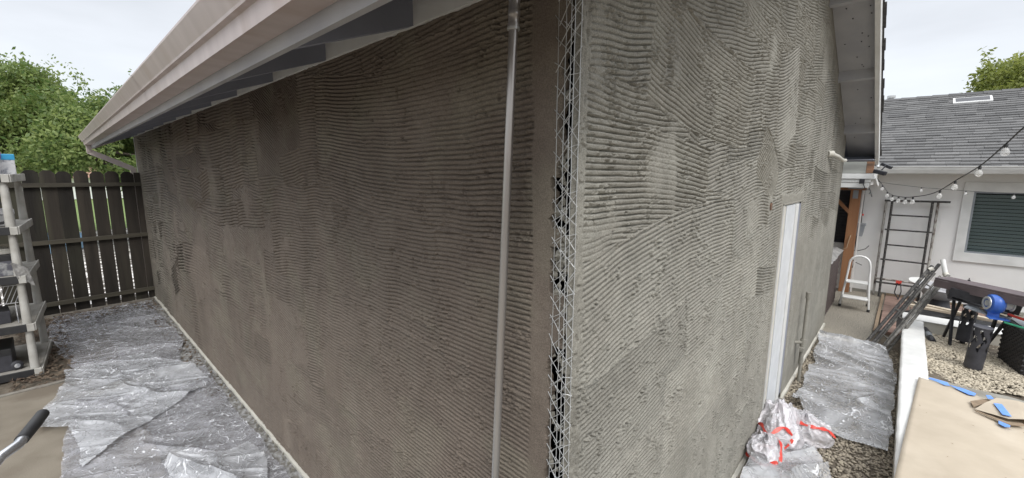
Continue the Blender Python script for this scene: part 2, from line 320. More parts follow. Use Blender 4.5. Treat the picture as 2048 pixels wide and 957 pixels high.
def gridmesh(name, X, Y, Z, keep, material, parent=None, flip=False, smooth=True, tone=None):
    """X,Y,Z 2-D arrays; keep: bool mask of quads"""
    n, m = X.shape
    co = np.stack([X, Y, Z], -1).reshape(-1, 3).astype('f')
    idx = np.arange(n*m).reshape(n, m)
    q = np.stack([idx[:-1, :-1], idx[1:, :-1], idx[1:, 1:], idx[:-1, 1:]], -1)
    q = q[keep] if keep is not None else q.reshape(-1, 4)
    if flip: q = q[:, ::-1]
    used = np.unique(q); rem = -np.ones(n*m, int); rem[used] = np.arange(len(used)); co = co[used]; q = rem[q]
    if parent:
        off = wloc(parent); co = co-np.array(off[:], 'f')
    me = bpy.data.meshes.new(name); me.vertices.add(len(co)); me.vertices.foreach_set('co', co.ravel())
    me.loops.add(q.size); me.loops.foreach_set('vertex_index', q.ravel().astype('i'))
    me.polygons.add(len(q)); me.polygons.foreach_set('loop_start', np.arange(0, q.size, 4, dtype='i'))
    me.update(calc_edges=True)
    if tone is not None: me.attributes.new('tone', 'FLOAT', 'POINT').data.foreach_set('value', tone.reshape(-1)[used].astype('f'))
    o = link(name, me, material, parent)
    if smooth: me.polygons.foreach_set('use_smooth', np.ones(len(me.polygons), bool))
    return o
def struct(o): o['kind'] = 'structure'; return o
def cyl(s, p, q, r, n=12): return s.tube([p, q], r, n)

# ================================================================== GROUND
g = MB(); g.add([(-200, -200, -.03), (200, -200, -.03), (200, 200, -.03), (-200, 200, -.03)], [(0, 1, 2, 3)]); struct(g.build('ground', 'dirt'))
# driveway slab at the left, dirt strip near the long wall
s = MB(); s.box(-5.07, -1.86, -8, -.62, -.12, 0); s.box(-1.845, 3.0, -8, -.62, -.12, 0); struct(s.build('concrete_slab', 'concrete', bevel=.006))
s = MB(); s.prism([(-5.1, -.98), (-5.062, -1.2), (-5.085, -1.6), (-5.07, -2.4), (-5.09, -8), (-5.13, -8), (-5.13, -1.9), (-5.12, -1.3), (-5.14, -.98)], -.1, .006); struct(s.build('slab_edge', 'concrete_grey'))
nx, ny = 700, 60
xx = np.linspace(-7.9, .1, nx); yy = np.linspace(-.64, -.008, ny); X, Y = np.meshgrid(xx, yy, indexing='ij')
Z = -.022+.022*fbm(X*9, Y*9, 3)+.012*(vn(X*45, Y*45, 5) > .62)
struct(gridmesh('splattered_ground_strip', X, Y, Z, None, 'splatter'))
# right side passage, patio
s = MB(); s.box(-.02, .78, -3, 5.5, -.1, -.012); struct(s.build('gravel_bed_base', 'dirt'))
s = MB(); s.box(-1.6, .50, 5.5, 8.5, -.1, .0); s.box(.50, 5, 7.4, 8.5, -.1, -.004); struct(s.build('patio', 'aggregate'))

# pebbles
def pebbles(name, rects, count, zf, size, material, inside=None):
    t = (1+5**.5)/2
    iv = np.array([(-1, t, 0), (1, t, 0), (-1, -t, 0), (1, -t, 0), (0, -1, t), (0, 1, t), (0, -1, -t), (0, 1, -t), (t, 0, -1), (t, 0, 1), (-t, 0, -1), (-t, 0, 1)])/1.9
    fi = [(0, 11, 5), (0, 5, 1), (0, 1, 7), (0, 7, 10), (0, 10, 11), (1, 5, 9), (5, 11, 4), (11, 10, 2), (10, 7, 6), (7, 1, 8), (3, 9, 4), (3, 4, 2), (3, 2, 6), (3, 6, 8), (3, 8, 9), (4, 9, 5), (2, 4, 11), (6, 2, 10), (8, 6, 7), (9, 8, 1)]
    rng = np.random.default_rng(len(name)); V = []; T = []; n = 0
    while n < count:
        x0, x1, y0, y1 = rects[rng.integers(len(rects))]
        x = rng.uniform(x0, x1); y = rng.uniform(y0, y1)
        if inside and not inside(x, y): n += .2; continue
        sc = rng.uniform(size*.55, size*1.25)*np.array([1, rng.uniform(.6, 1), rng.uniform(.4, .7)])
        a = rng.uniform(0, 6.28); c, s_ = math.cos(a), math.sin(a)
        p = iv*sc*rng.uniform(.85, 1.15, (12, 1)); p = np.stack([p[:, 0]*c-p[:, 1]*s_, p[:, 0]*s_+p[:, 1]*c, p[:, 2]], 1)
        V.append(p+np.array([x, y, zf(x, y)+rng.uniform(0, size*.5)])); T.append(np.full(12, rng.uniform(0, 1)**1.3)); n += 1
    k = len(V); V = np.concatenate(V); F = (np.array(fi)[None]+12*np.arange(k)[:, None, None]).reshape(-1, 3)
    me = bpy.data.meshes.new(name); me.vertices.add(len(V)); me.vertices.foreach_set('co', V.ravel().astype('f'))
    me.loops.add(F.size); me.loops.foreach_set('vertex_index', F.ravel().astype('i')); me.polygons.add(len(F)); me.polygons.foreach_set('loop_start', np.arange(0, F.size, 3, dtype='i'))
    me.update(calc_edges=True)
    at = me.attributes.new('tone', 'FLOAT', 'POINT'); at.data.foreach_set('value', np.concatenate(T).astype('f'))
    me.polygons.foreach_set('use_smooth', np.ones(len(me.polygons), bool))
    return link(name, me, material)
o = pebbles('gravel', [(.0, .775, 1.0, 5.5)], 15000, lambda x, y: -.008, .0115, 'pebble'); tag(o, 'brown and grey pea gravel along the foot of the grey mortar wall', 'gravel', kind='stuff')
o = pebbles('gravel', [(.94, 2.6, 4.35, 6.0)], 17000, lambda x, y: .15+.02*math.sin(x*4+y*3), .0125, 'pebble_light', lambda x, y: y > 4.36+.12*math.sin(x*5)-(x-1)*.02); tag(o, 'pale beige gravel inside the white planter wall under the folding stand', 'gravel', kind='stuff')
s = MB(); s.box(.936, 3.0, .2, 6.01, -.1, .143); struct(s.build('raised_bed_base', 'dirt'))
s = MB(); s.prism([(.938, .4), (3, .4), (3, 4.18), (2.2, 4.2), (1.7, 4.32), (1.45, 4.38), (1.2, 4.36), (.938, 4.42)], .10, .165); struct(s.build('raised_bed_concrete', 'concrete_grey', bevel=.01))
# tiled pad with timber edging beside the stool
s = MB()
for i in range(4):
    for j in range(6): s.box(.56+i*.31, .86+i*.31-.012, 6.2+j*.38, 6.2+j*.38+.365, -.05, .012)
struct(s.build('tile_pad', 'brick_pad'))
s = MB(); s.bar((.525, 6.1, .012), (.525, 8.45, .012), .035, .04); s.bar((.56, 8.46, .02), (1.9, 8.46, .02), .035, .04); struct(s.build('pad_edging', 'cardboard_in'))

# leaf litter near shelf and along fence
rng = np.random.default_rng(3); lb = MB()
for i in range(2600):
    k = rng.random()
    if k < .45: x = rng.uniform(-7.7, -5.15); y = rng.uniform(-1.42, -.98)
    elif k < .8: x = rng.uniform(-7.85, -7.3); y = rng.uniform(-2.2, 0)
    else: x = rng.uniform(-7.7, -3.6); y = rng.uniform(-.2, -.03)
    l = rng.uniform(.012, .035); a = rng.uniform(0, 6.28); z = rng.uniform(-.018, .012)
    if k > .8: l *= .7
    dx, dy = math.cos(a)*l, math.sin(a)*l; t = rng.uniform(-.02, .02)
    lb.add([(x-dx, y-dy, z), (x+dy*.45, y-dx*.45, z+t*.5+.006), (x+dx, y+dy, z+abs(t)), (x-dy*.45, y+dx*.45, z+.008)], [(0, 1, 2, 3)], rng.random())
tag(lb.build('leaf_litter', 'leaf_dry'), 'brown dry leaves and twigs on the dirt beside the plastic shelving', 'leaves', kind='stuff')

# ================================================================== GARAGE
AE = -8.08                      # left end of the long wall
YF = 5.97                       # far end of gable wall
def deckz(y): return min(2.64+.46*y, 2.41+.44*(YF-y)+.04)
garage = empty('garage', (-4, 3, 0), 'garage with freshly scratched grey mortar walls and white eaves, filling the middle', 'garage')

def comb(U, V, strokes, seed, pitch, w):
    """trowel-combed mortar: 0 at ridge tops, negative in grooves"""
    brk = .55+.75*vn(U*11, V/pitch*.9, seed+60); damp = 1-.75*np.clip((pitch-.0195)/.01, 0, 1); brk = 1+(brk-1)*(.35+.65*damp); ragged = damp*(.030*(vn(U*85, V*130, seed+61)-.5)+.05*(vn(U*26, V*60, seed+62)-.5))
    wid = .130+.055*np.clip((pitch-.0180)/.0170, 0, 1)+0*U
    def prof(ph, bk=None, rg_=0, wd=.13):
        t = ph-np.floor(ph)-.5+rg_
        g_ = np.exp(-(t/wd)**4)
        return -.0135*g_*(1 if bk is None else bk)-.0022*np.abs(t+.5)-.0006
    H = prof((V+w)/pitch, brk, ragged, wid); T = .5+0*H
    rng = np.random.default_rng(seed)
    for (u0, v0, a, b, th, cv) in strokes:
        i0, i1 = np.searchsorted(U[:, 0], [u0-a*1.15, u0+a*1.15]); j0, j1 = np.searchsorted(V[0], [v0-b-a*abs(math.sin(th))-abs(cv)*a*a-.05, v0+b+a*abs(math.sin(th))+abs(cv)*a*a+.05])
        if i1-i0 < 3 or j1-j0 < 3: continue
        u = U[i0:i1, j0:j1]-u0; v = V[i0:i1, j0:j1]-v0
        s = u*math.cos(th)+v*math.sin(th); t = -u*math.sin(th)+v*math.cos(th)-cv*s*s
        k = int(rng.integers(1000))
        ed = .03*(vn(V[i0:i1, j0:j1]*60, u*12, k)-.5)
        te = t+.008*(vn(u*14, v*3, k+1)-.5)
        m = (np.abs(s+ed) < a) & (np.abs(te) < b)
        h = prof((t+w[i0:i1, j0:j1]*.8+.004*(vn(s*9, t*2, k+2)-.5))/pitch[i0:i1, j0:j1]+rng.random(), brk[i0:i1, j0:j1], ragged[i0:i1, j0:j1], wid[i0:i1, j0:j1])-rng.uniform(0, .003)
        # squeezed-out lip at the stroke's borders
        d = np.minimum(a-np.abs(s+ed), b-np.abs(te))
        h = h+(.0045*np.exp(-(d/.006)**2)-.004*np.exp(-((d-.010)/.004)**2))*(vn(u*50, v*50, k+3) > .4)
        sub = H[i0:i1, j0:j1]; sub[m] = h[m]; st_ = T[i0:i1, j0:j1]; st_[m] = (.5+rng.normal(0, .10)+.3*(fbm(u*3, v*9, k+7, 2)-.5))[m]
    return H*(1+.75*np.clip((pitch-.0195)/.0165, 0, 1)), T
def mkstrokes(rng, n, u0, u1, v0, v1, sc=1):
    o = []
    for i in range(n):
        a = rng.uniform(.16, .55)*sc; b = rng.uniform(.07, .16)*sc
        th = rng.normal(0, .045) if rng.random() < .9 else rng.normal(0, .25)
        o.append((rng.uniform(u0, u1), rng.uniform(v0, v1), a, b, th, rng.normal(0, .09)))
    return o
def crumbs(U, V, H, seed, amt):
    n = fbm(U*16, V*16, seed, 3); c = (n > .615)*1.0
    H = H+c*amt*(vn(U*120, V*170, seed+4)-.45)*.012
    n2 = fbm(U*3.2, V*2.2, seed+9, 4); fl = np.clip((n2-.60)*12, 0, 1)     # smeared places
    H = H*(1-.75*fl)+fl*(-.001+.003*(fbm(U*40, V*40, seed+12, 3)-.5))
    H = H+.0022*(fbm(U*28, V*28, seed+15, 3)-.5)+.0016*(vn(U*170, V*230, seed+16)-.5)
    pits = (vn(U*75, V*75, seed+20) > .955)*(fbm(U*2, V*2, seed+30, 2) > .42); H = H-.010*pits; tear = (vn(U*38, V*22, seed+31) > .93); H = H-.008*tear*(vn(U*150, V*150, seed+32) > .3)
    H = H+.006*(fbm(U*1.4, V*1.4, seed+22, 3)-.5)
    return H

# --- long wall (plane y=0)
def graded(a, b, da, db):
    xs = [a]; 
    while xs[-1] < b:
        t = (xs[-1]-a)/(b-a); xs.append(xs[-1]+da*(1-t)+db*t)
    return np.array(xs)
rngA = np.random.default_rng(11)
uA = -graded(0.0, 8.09, .0035, .016)[::-1]
vA = np.arange(0.02, 2.60, .0026)
U, V = np.meshgrid(uA, vA, indexing='ij')
wA = .014*(fbm(U*3.1, V*.9, 31, 3)-.5)*2+.032*(fbm(U*.8, V*.8, 35, 2)-.5)*2+.010*(vn(U*9, V*1.5, 37)-.5)
pA = .0172+.0175*np.clip((-U-1.8)/3.6, 0, 1)
stA = mkstrokes(rngA, 46, -3.2, -.2, .1, 2.5)+mkstrokes(rngA, 80, -8, -3, .1, 2.5, 1.25)
stA += [(-.85, 2.1, .75, .30, -.05, .06), (-.35, 1.55, .26, .25, 0.02, 0), (-1.9, 1.65, .45, .28, .04, -.08), (-1.1, 1.05, .8, .3, -.03, -.05)]
HA, TA = comb(U, V, stA, 5, pA, wA)
HA = crumbs(U, V, HA, 41, 1.0)
sm = np.clip((U+.165+.02*(vn(V*7, V*0, 3)-.5))/.012, 0, 1); HA = HA*(1-sm)+sm*(-.003+.002*(fbm(U*30, V*30, 71, 3)-.5))
sm = np.clip((-7.75-U)/.2, 0, 1); HA = HA*(1-sm)+sm*(.003*(fbm(U*12, V*30, 72, 3)-.5))
gapx = -.052-.028*(V < 1.62)*1.0-.012*(vn(V*14, V*0, 50)-.5)*2-.006*(vn(V*60, V*0, 51)-.5)*2+.024*np.clip((V-2.3)/.15, 0, 1)
gapx = np.where((V > 1.62) & (V < 1.99), -.045-.035*(vn(V*22, V*0, 53) > .45)-.01*(vn(V*55, V*0, 54)-.5)*2, gapx)
gapx = np.where((V > 1.50) & (V < 1.66), -.028-.02*vn(V*40, V*0, 54), gapx)
gap = U > gapx
HA = np.where(gap, -.024, HA)
ds = gap; dead = ds[:-1, :-1] & ds[1:, :-1] & ds[1:, 1:] & ds[:-1, 1:]
flat = np.abs(HA) < .0045
TA = np.clip(TA-.12*np.clip((fbm(U*4, V*4, 98, 6)-.55)*9, 0, 1)+.25*(fbm(U*1.2, V*1.0, 90, 3)-.5)+.35*(fbm(U*24, V*24, 91, 3)-.5), 0, 1)
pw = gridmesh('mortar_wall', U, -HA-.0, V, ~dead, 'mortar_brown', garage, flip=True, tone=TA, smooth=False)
pw['label'] = 'long brown scratched mortar wall under the eave'

# --- gable wall (plane x=0)
uB = graded(0.0, YF, .0035, .013)
vB = np.arange(0.02, 4.0, .0028)
U, V = np.meshgrid(uB, vB, indexing='ij')
rngB = np.random.default_rng(23)
wB = .010*(fbm(U*3.3, V*.8, 131, 3)-.5)*2+.026*(fbm(U*.8, V*.8, 135, 2)-.5)*2+.007*(vn(U*8, V*1.2, 137)-.5)
pB = .0172+.006*np.clip(U/5, 0, 1)
stB = mkstrokes(rngB, 60, .1, 5.8, .1, 3.6, 1.0)
stB += [(.50, 1.98, .50, .17, -.05, -.06), (.75, 1.66, .70, .20, .10, -.10), (.45, 1.20, .45, .2, .14, .1), (1.3, 1.0, .6, .22, .05, -.05), (1.0, 2.35, .6, .2, -.08, .10), (2.1, 2.05, .26, .16, -.55, -.6), (1.95, 1.78, .25, .1, .1, -.7), (2.45, 2.5, .3, .3, .3, .2)]
HB, TB = comb(U, V, stB, 8, pB, wB)
HB = crumbs(U, V, HB, 141, 1.4)
sm = np.clip((.045+.05*(vn(V*6, V*0, 5)-.2)-U)/.012, 0, 1); HB = HB*(1-sm)+sm*(-.003+.012*(fbm(U*60, V*22, 171, 4)-.5)-.006*(vn(U*110, V*70, 172) > .72))
zt_ = np.minimum(2.64+.46*U, 2.45+.44*(YF-U))
sm = np.clip((V-(zt_-.16+.05*(vn(U*5, V*0, 8)-.5)))/.03, 0, 1); HB = HB*(1-sm)+sm*(.004*(fbm(U*20, V*20, 173, 3)-.5))
DY0, DY1, DZ0, DZ1 = 2.60, 3.27, .20, 1.79
dd = np.maximum(np.maximum(DY0-U, U-DY1), V-DZ1); sm = np.clip((.07+.02*vn(V*8, U*8, 9)-dd)/.02, 0, 1); HB = HB*(1-sm)+sm*(.004+.003*(fbm(U*30, V*30, 175, 3)-.5))
r_ = np.hypot(U-2.222, (V-1.80)); sm = np.clip((.07-r_)/.02, 0, 1); HB = HB*(1-sm)+sm*(.001); hole = r_ < .022+.006*vn(U*60, V*60, 4)
sm = np.clip((U-5.35)/.3, 0, 1)*np.clip((V-1.3)/.4, 0, 1)*.8; HB = HB*(1-sm)
low = np.clip((1.6-V)/.3, 0, 1)*np.clip((U-3.3)/.2, 0, 1); HB = HB*(1-low)+low*(.003*(fbm(U*14, V*30, 176, 4)-.5))
kill = ((U > DY0) & (U < DY1) & (V < DZ1)) | (V > zt_+.01) | hole
HB = np.where(U < .004, -.016, HB)
dead = kill[:-1, :-1] | kill[1:, :-1] | kill[1:, 1:] | kill[:-1, 1:]
TB = np.clip(TB-.14*np.clip((fbm(U*5, V*5, 97, 6)-.55)*9, 0, 1)+.25*(fbm(U*1.2, V*1.0, 93, 3)-.5)+.4*(fbm(U*24, V*24, 94, 3)-.5)+.15*(fbm(U*60, V*60, 95, 2) > .64), 0, 1)
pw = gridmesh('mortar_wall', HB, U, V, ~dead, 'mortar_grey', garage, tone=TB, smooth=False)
pw['label'] = 'grey scratched mortar gable wall beside the corner'
# core of the building behind the mortar (black building paper)
c = MB()
c.prism([(.024, -.0), (YF-.01, 0), (YF-.01, 2.42), (2.9, 3.80), (2.5, 3.78), (.024, 2.62)], -.4, -.022, ax=0)
c.prism([(AE+.01, 0), (-.03, 0), (-.03, 2.66), (AE+.01, 2.66)], .024, .5, ax=1)
c.build('building_paper', 'paper', garage)
c = MB(); c.box(AE, AE+.008, -.004, .5, 0.02, 2.6); c.box(-.4, .002, YF-.012, YF, .02, 2.42); c.box(AE, -.4, .5, YF, 0, 2.4); c.build('end_wall', 'mortar_grey', garage)
# blobs of mortar pushed through the mesh at the corner
c = MB(); rg = random.Random(9)
for k in range(170):
    z = rg.choice([rg.uniform(1.60, 2.0), rg.uniform(.9, 2.1), rg.uniform(.9, 2.45)]); x = rg.uniform(-.07, -.008); r0 = rg.uniform(.004, .013)
    n = 7; v = [(x+math.cos(6.28*i/n)*r0*rg.uniform(.6, 1.2), .012, z+math.sin(6.28*i/n)*r0*rg.uniform(.7, 1.6)) for i in range(n)]+[(x, rg.uniform(-.004, .004), z)]
    c.add(v, [(i, (i+1) % n, n) for i in range(n)])
c.build('mortar_blobs', 'mortar_grey', garage)['kind'] = 'stuff'
c = MB()
zz = np.arange(.2, 2.62, .02); pr_ = [(-.002, .006+.012*rg.random()) for _ in zz]
# ragged mortar edge of the gable wall on the corner
for i in range(len(zz)-1):
    c.add([(.0, .004, zz[i]), (.0, .004, zz[i+1]), (-.024, .010+.006*rg.random(), zz[i+1]), (-.024, .010+.006*rg.random(), zz[i])], [(0, 1, 2, 3)])
c.build('mortar_edge', 'mortar_grey', garage)
# corner wire lath
c = MB(); rg = random.Random(4)
def wire(p, q, r=.00095):
    m_ = [(p[i]+q[i])/2+rg.uniform(-.0015, .0015) for i in range(3)]; c.tube([p, m_, q], r, 5)
for x, y in ((-.070, .003), (-.040, -.006), (-.022, -.010), (-.010, -.011), (.002, .0)):
    pts = [(x+rg.uniform(-.0012, .0012), y+rg.uniform(-.0012, .0012), z) for z in np.arange(.2, 2.63, .09)]
    
    c.tube(pts, .0010, 5)
z = .2
while z < 2.6:
    j_ = lambda a=.006: rg.uniform(-a, a)
    wire((-.080+j_(.003), .003, z+j_()), (-.038+j_(.004), -.008, z-.038+j_())); wire((-.038+j_(.004), -.008, z-.038+j_()), (.003, -.003, z+.014+j_()))
    wire((-.070+j_(), .0, z-.030+j_(.01)), (-.014+j_(.003), -.012, z+.026+j_(.01))); wire((-.046+j_(.004), -.006, z+.03+j_(.01)), (.004, .002, z-.026+j_(.012)))
    wire((-.02+j_(.004), -.011, z+.0+j_(.02)), (.004, .003, z+.026+j_(.01)), .001)
    if rg.random() < .5: wire((-.074+j_(), 0, z-.02+j_(.012)), (-.02+j_(), -.011, z+.02+j_(.012)))
    z += .058+j_(.006)
c.build('corner_lath', 'galv', garage)
c = MB()
for x, y in ((.066, 0), (-.001, 0)): pass
# weep screed along the foot of both walls
c = MB(); rg = random.Random(2)
xs = np.arange(AE, -.02, .12)
for i in range(len(xs)-1):
    j = rg.uniform(-.003, .003); c.box(xs[i], xs[i+1]+.0005, -.016+j, .02, .002, .022+j)
c.build('weep_screed', 'cream_paint', garage)
for ya, yb in ((.02, DY0-.03), (DY1+.03, YF)):
    c = MB(); ys = np.linspace(ya, yb, int((yb-ya)/.15))
    for i in range(len(ys)-1): j = rg.uniform(-.003, .003); c.box(-.02, .018+j, ys[i], ys[i+1]+.0005, .0, .03)
    c.build('weep_screed', 'cream_paint', garage)
# broken lumps of mortar on the screed
c = MB()
for k in range(120):
    x = rg.uniform(-7.9, -1.2); s_ = rg.uniform(.002, .006); y = -.018-rg.random()*.02
    c.box(x-s_*1.5, x+s_*1.5, y-s_, y+s_, .0, .018+s_*rg.random())
c.build('mortar_crumbs', 'mortar_grey', garage)['kind'] = 'stuff'

# vertical white strip at the far-left wall end
c = MB(); c.box(AE-.006, AE+.006, -.012, .0, .02, 2.5); c.build('corner_bead', 'white_paint', garage)

# --- roof
roof = MB()
xr0, xr1 = -8.45, .305
YP = (2.45+.44*YF-2.64)/.9; ZP = deckz(YP)
def slab(y0, y1, t0, t1, x0=xr0, x1=xr1):
    z0, z1 = deckz(y0), deckz(y1)
    return [(y0, z0+t0), (y1, z1+t0), (y1, z1+t1), (y0, z0+t1)]
roof.prism(slab(-.47, YP, .0, .018), xr0, xr1, ax=0); roof.prism(slab(YP, 6.42, .0, .018), xr0, xr1, ax=0)
rf = roof.build('roof_deck', 'soffit_shade', garage)
c = MB(); rg = random.Random(5)
def courses(y0, y1, n):
    for i in range(n):
        a = y0+(y1-y0)*i/n; b = y0+(y1-y0)*(i+1)/n
        c.prism(slab(a, b, .020, .028+.006*(i % 2)), xr0-.015, xr1+.028+rg.uniform(0, .018), ax=0)
courses(-.50, YP, 22); courses(YP, 6.45, 26)
c.build('roof_shingles', 'shingle_dark', garage)
# eave: fascia, rafters, blocking
c = MB(); c.box(xr0, xr1, -.468, -.450, 2.332, 2.44); c.build('fascia', 'soffit', garage)
raf = [-.16, -.72, -1.42, -2.11, -2.80, -3.48, -4.17, -4.86, -5.55, -6.24, -6.93, -7.62, -8.05]
for i, x in enumerate(raf):
    c = MB(); c.prism([(-.449, deckz(-.449)-.09), (-.005, 2.515), (-.005, deckz(-.005)-.002), (-.449, deckz(-.449)-.002)], x-.02, x+.02, ax=0)
    c.build('rafter_tail', 'soffit_shade', garage)
c = MB(); c.box(AE, .0, -.012, .012, 2.514, 2.636); c.build('blocking', 'white_paint', garage)  # blocking in paler paint, the light on it put into the colour
c = MB(); c.box(xr0, AE-.02, -.449, -.43, 2.33, 2.42); c.build('soffit_block', 'soffit', garage)
# barge board and gable lookouts (both slopes)
def rakeboard(x0, x1, t0, t1, name, mt, ya=-.47, yb=6.42):
    c = MB(); c.prism(slab(ya, YP, t0, t1), x0, x1, ax=0); c.prism(slab(YP, yb, t0, t1), x0, x1, ax=0); return c.build(name, mt, garage)
rakeboard(.288, .325, -.11, .019, 'barge_board', 'white_paint')
rakeboard(xr0-.03, xr0, -.11, .019, 'barge_board', 'lavender_white')
for y in (.6, 1.6, 3.62, 4.63, 5.64):
    z = deckz(y); c = MB(); c.prism([(y-.022, z-.095), (y+.022, z-.105), (y+.022, deckz(y+.022)-.003), (y-.022, deckz(y-.022)-.003)], .0, .287, ax=0); c.build('lookout', 'soffit', garage)
rakeboard(.001, .286, -.012, -.004, 'gable_soffit', 'soffit', ya=-.44, yb=6.39)
c = MB(); c.box(-1.5, .318, 6.40, 6.425, 2.185, deckz(6.42)); c.build('fascia', 'soffit_shade', garage)
c = MB(); c.box(-1.5, .288, 5.99, 6.399, 2.195, 2.205); c.build('eave_soffit', 'soffit_shade', garage)
# nail heads on the gable soffit
c = MB(); rg = random.Random(8)
for k in range(34):
    y = rg.uniform(3.2, 5.9); x = rg.uniform(.04, .26); z = deckz(y)-.0135; c.box(x-.004, x+.004, y-.007, y+.007, z-.003, z+.004)
c.build('nail_heads', 'black_metal', garage)['kind'] = 'stuff'
# K-style gutter: outer profile (y,z)
prof = [(-.470, 2.362), (-.548, 2.362), (-.556, 2.392), (-.562, 2.412), (-.585, 2.440), (-.588, 2.474), (-.580, 2.480), (-.592, 2.486), (-.592, 2.492)]
prof = [(-.470, 2.372), (-.540, 2.372), (-.545, 2.420), (-.560, 2.424), (-.562, 2.432), (-.590, 2.492), (-.590, 2.500), (-.578, 2.500)]
inn = [(y+.003, z+.003) for y, z in prof[1:-1]][::-1]
c = MB(); poly = prof+[(-.578, 2.496)]+[(y+.0035, z+.002) for y, z in prof[1:6]][::-1]+[(-.470, 2.376)]
n = len(poly); v = [(xr0-.02, y, z) for y, z in poly]+[(xr1, y, z) for y, z in poly]
c.add(v, [(i, (i+1) % n, n+(i+1) % n, n+i) for i in range(n)])
c.add([(xr0-.02, y, z) for y, z in prof]+[(xr0-.02, -.47, 2.5)], [tuple(range(len(prof)+1))])
c.add([(xr1, y, z) for y, z in prof]+[(xr1, -.47, 2.5)], [tuple(range(len(prof)+1))[::-1]])
gut = c.build('gutter', 'lavender_white', garage)
c = MB(); c.bar((-8.36, -.50, 2.372), (-8.36, -.50, 2.27), .075, .055, up=(0, 1, 0)); c.bar((-8.36, -.51, 2.285), (-8.30, -.04, 2.03), .055, .075); c.bar((-8.30, -.035, 2.05), (-8.30, -.035, 1.95), .055, .07, up=(0, 1, 0)); c.bar((-8.30, -.035, 1.95), (-8.30, -.035, .05), .055, .07, up=(0, 1, 0))
c.build('downspout', 'lavender_white', gut, bevel=.004)
for xs_ in (-2.45, -5.5):
    n = len(poly); c = MB(); e_ = [(y-.0012 if y < -.5 else y, z-.0012) for y, z in prof]
    c.add([(xs_, y, z) for y, z in e_]+[(xs_+.035, y, z) for y, z in e_], [(k, k+1, len(e_)+k+1, len(e_)+k) for k in range(len(e_)-1)]); c.build('seam', 'lavender_white', gut)

# --- door in the gable wall
c = MB(); c.box(-.035, -.006, DY0-.01, DY1+.01, .16, DZ1+.01); c.box(-.12, .012, DY0-.012, DY0-.001, .16, DZ1); door = c.build('door_frame', 'white_paint', garage)
c = MB(); c.box(-.005, .005, 2.602, 2.695, .18, DZ1-.012); c.build('jamb_trim', 'cream_paint', door, bevel=.002)
c = MB(); c.box(-.006, -.003, 2.696, 2.722, .18, DZ1-.012); c.build('shadow_gap', 'black_rubber', door)
c = MB(); c.box(-.005, .006, 2.723, 3.035, .06, DZ1-.012); c.build('door_panel', 'door_white', door, bevel=.002)
c = MB(); c.box(-.005, .016, 3.038, 3.13, .05, DZ1-.014); c.build('door_edge', 'white_paint', door, bevel=.003)
c = MB(); c.box(-.005, .006, 3.133, 3.265, .10, DZ1-.02); c.build('door_reveal', 'reveal_shade', door)  # flush strip, shade of the far jamb painted into its colour
c = MB(); c.box(-.03, .006, 2.222-.02, 2.222+.02, 1.775, 1.82); 
c.box(-.03, -.02, 2.19, 2.25, 1.76, 1.84); c.build('outlet_box', 'wood_burnt', garage)
# mortar lip above the door
c = MB(); c.box(-.002, .014, 2.58, 3.29, 1.786, 1.80); c.build('door_head_lip', 'mortar_grey', garage, bevel=.004)

# gas pipe with shut-off on the gable wall
c = MB(); c.tube([(.055, 3.86, .0), (.055, 3.86, .40)], .014, 12); c.tube([(.055, 3.86, .40), (.055, 3.86, .86)], .014, 12)
gp = c.build('gas_pipe', 'mortar_grey', garage, smooth=True)
c = MB(); c.tube([(.055, 3.86, .84), (.055, 3.86, .90)], .021, 12); c.build('pipe_cap', 'mortar_grey', gp, smooth=True)
c = MB(); c.tube([(.055, 3.86, .355), (.055, 3.86, .43)], .024, 12); c.tube([(-.01, 3.80, .40), (.055, 3.86, .40)], .016, 10); c.box(.04, .075, 3.80, 3.90, .32, .357); c.build('valve', 'mortar_grey', gp, smooth=True)
c = MB(); c.tube([(.055, 3.86, .18), (.055, 3.86, .30)], .02, 10); c.build('pipe_collar', 'mortar_grey', gp, smooth=True)
c = MB(); c.tube([(-.01, 4.58, 2.225), (.03, 4.62, 2.225)], .03, 14); c.tube([(.02, 4.60, 2.225), (.06, 4.78, 2.20), (.085, 4.95, 2.165), (.10, 5.03, 2.165)], .019, 12)
c.build('pipe_stub', 'cream_paint', garage, smooth=True)

# ================================================================== PIPE IN FRONT OF THE LONG WALL
p0 = Vector((-.300, -.050, .02)); p1 = Vector((-.182, -.050, 2.405))
t = empty('metal_pipe', p0, 'tall galvanised metal pipe standing close in front of the brown mortar wall', 'pipe')
c = MB(); c.tube([p0, p0.lerp(p1, .5), p1], .0125, 20); c.build('pole', 'pipe', t, smooth=True)
d_ = (p1-p0).normalized()
c = MB(); c.lathe([(.0125, 0), (.017, .001), (.017, .012), (.0155, .013), (.0155, .03), (.017, .032), (.017, .044), (.0155, .046), (.0155, .07), (.0165, .072), (.0165, .08), (.0125, .082)], p1-d_*.02, d_, 20); c.build('coupling', 'pipe', t, smooth=True)
c = MB(); c.tube([p1+d_*.04, p1+d_*.19], .0135, 16); 
c.tube([p1-d_*.024, p1-d_*.017], .0175, 16); c.build('upper_pole', 'galv', t, smooth=True)

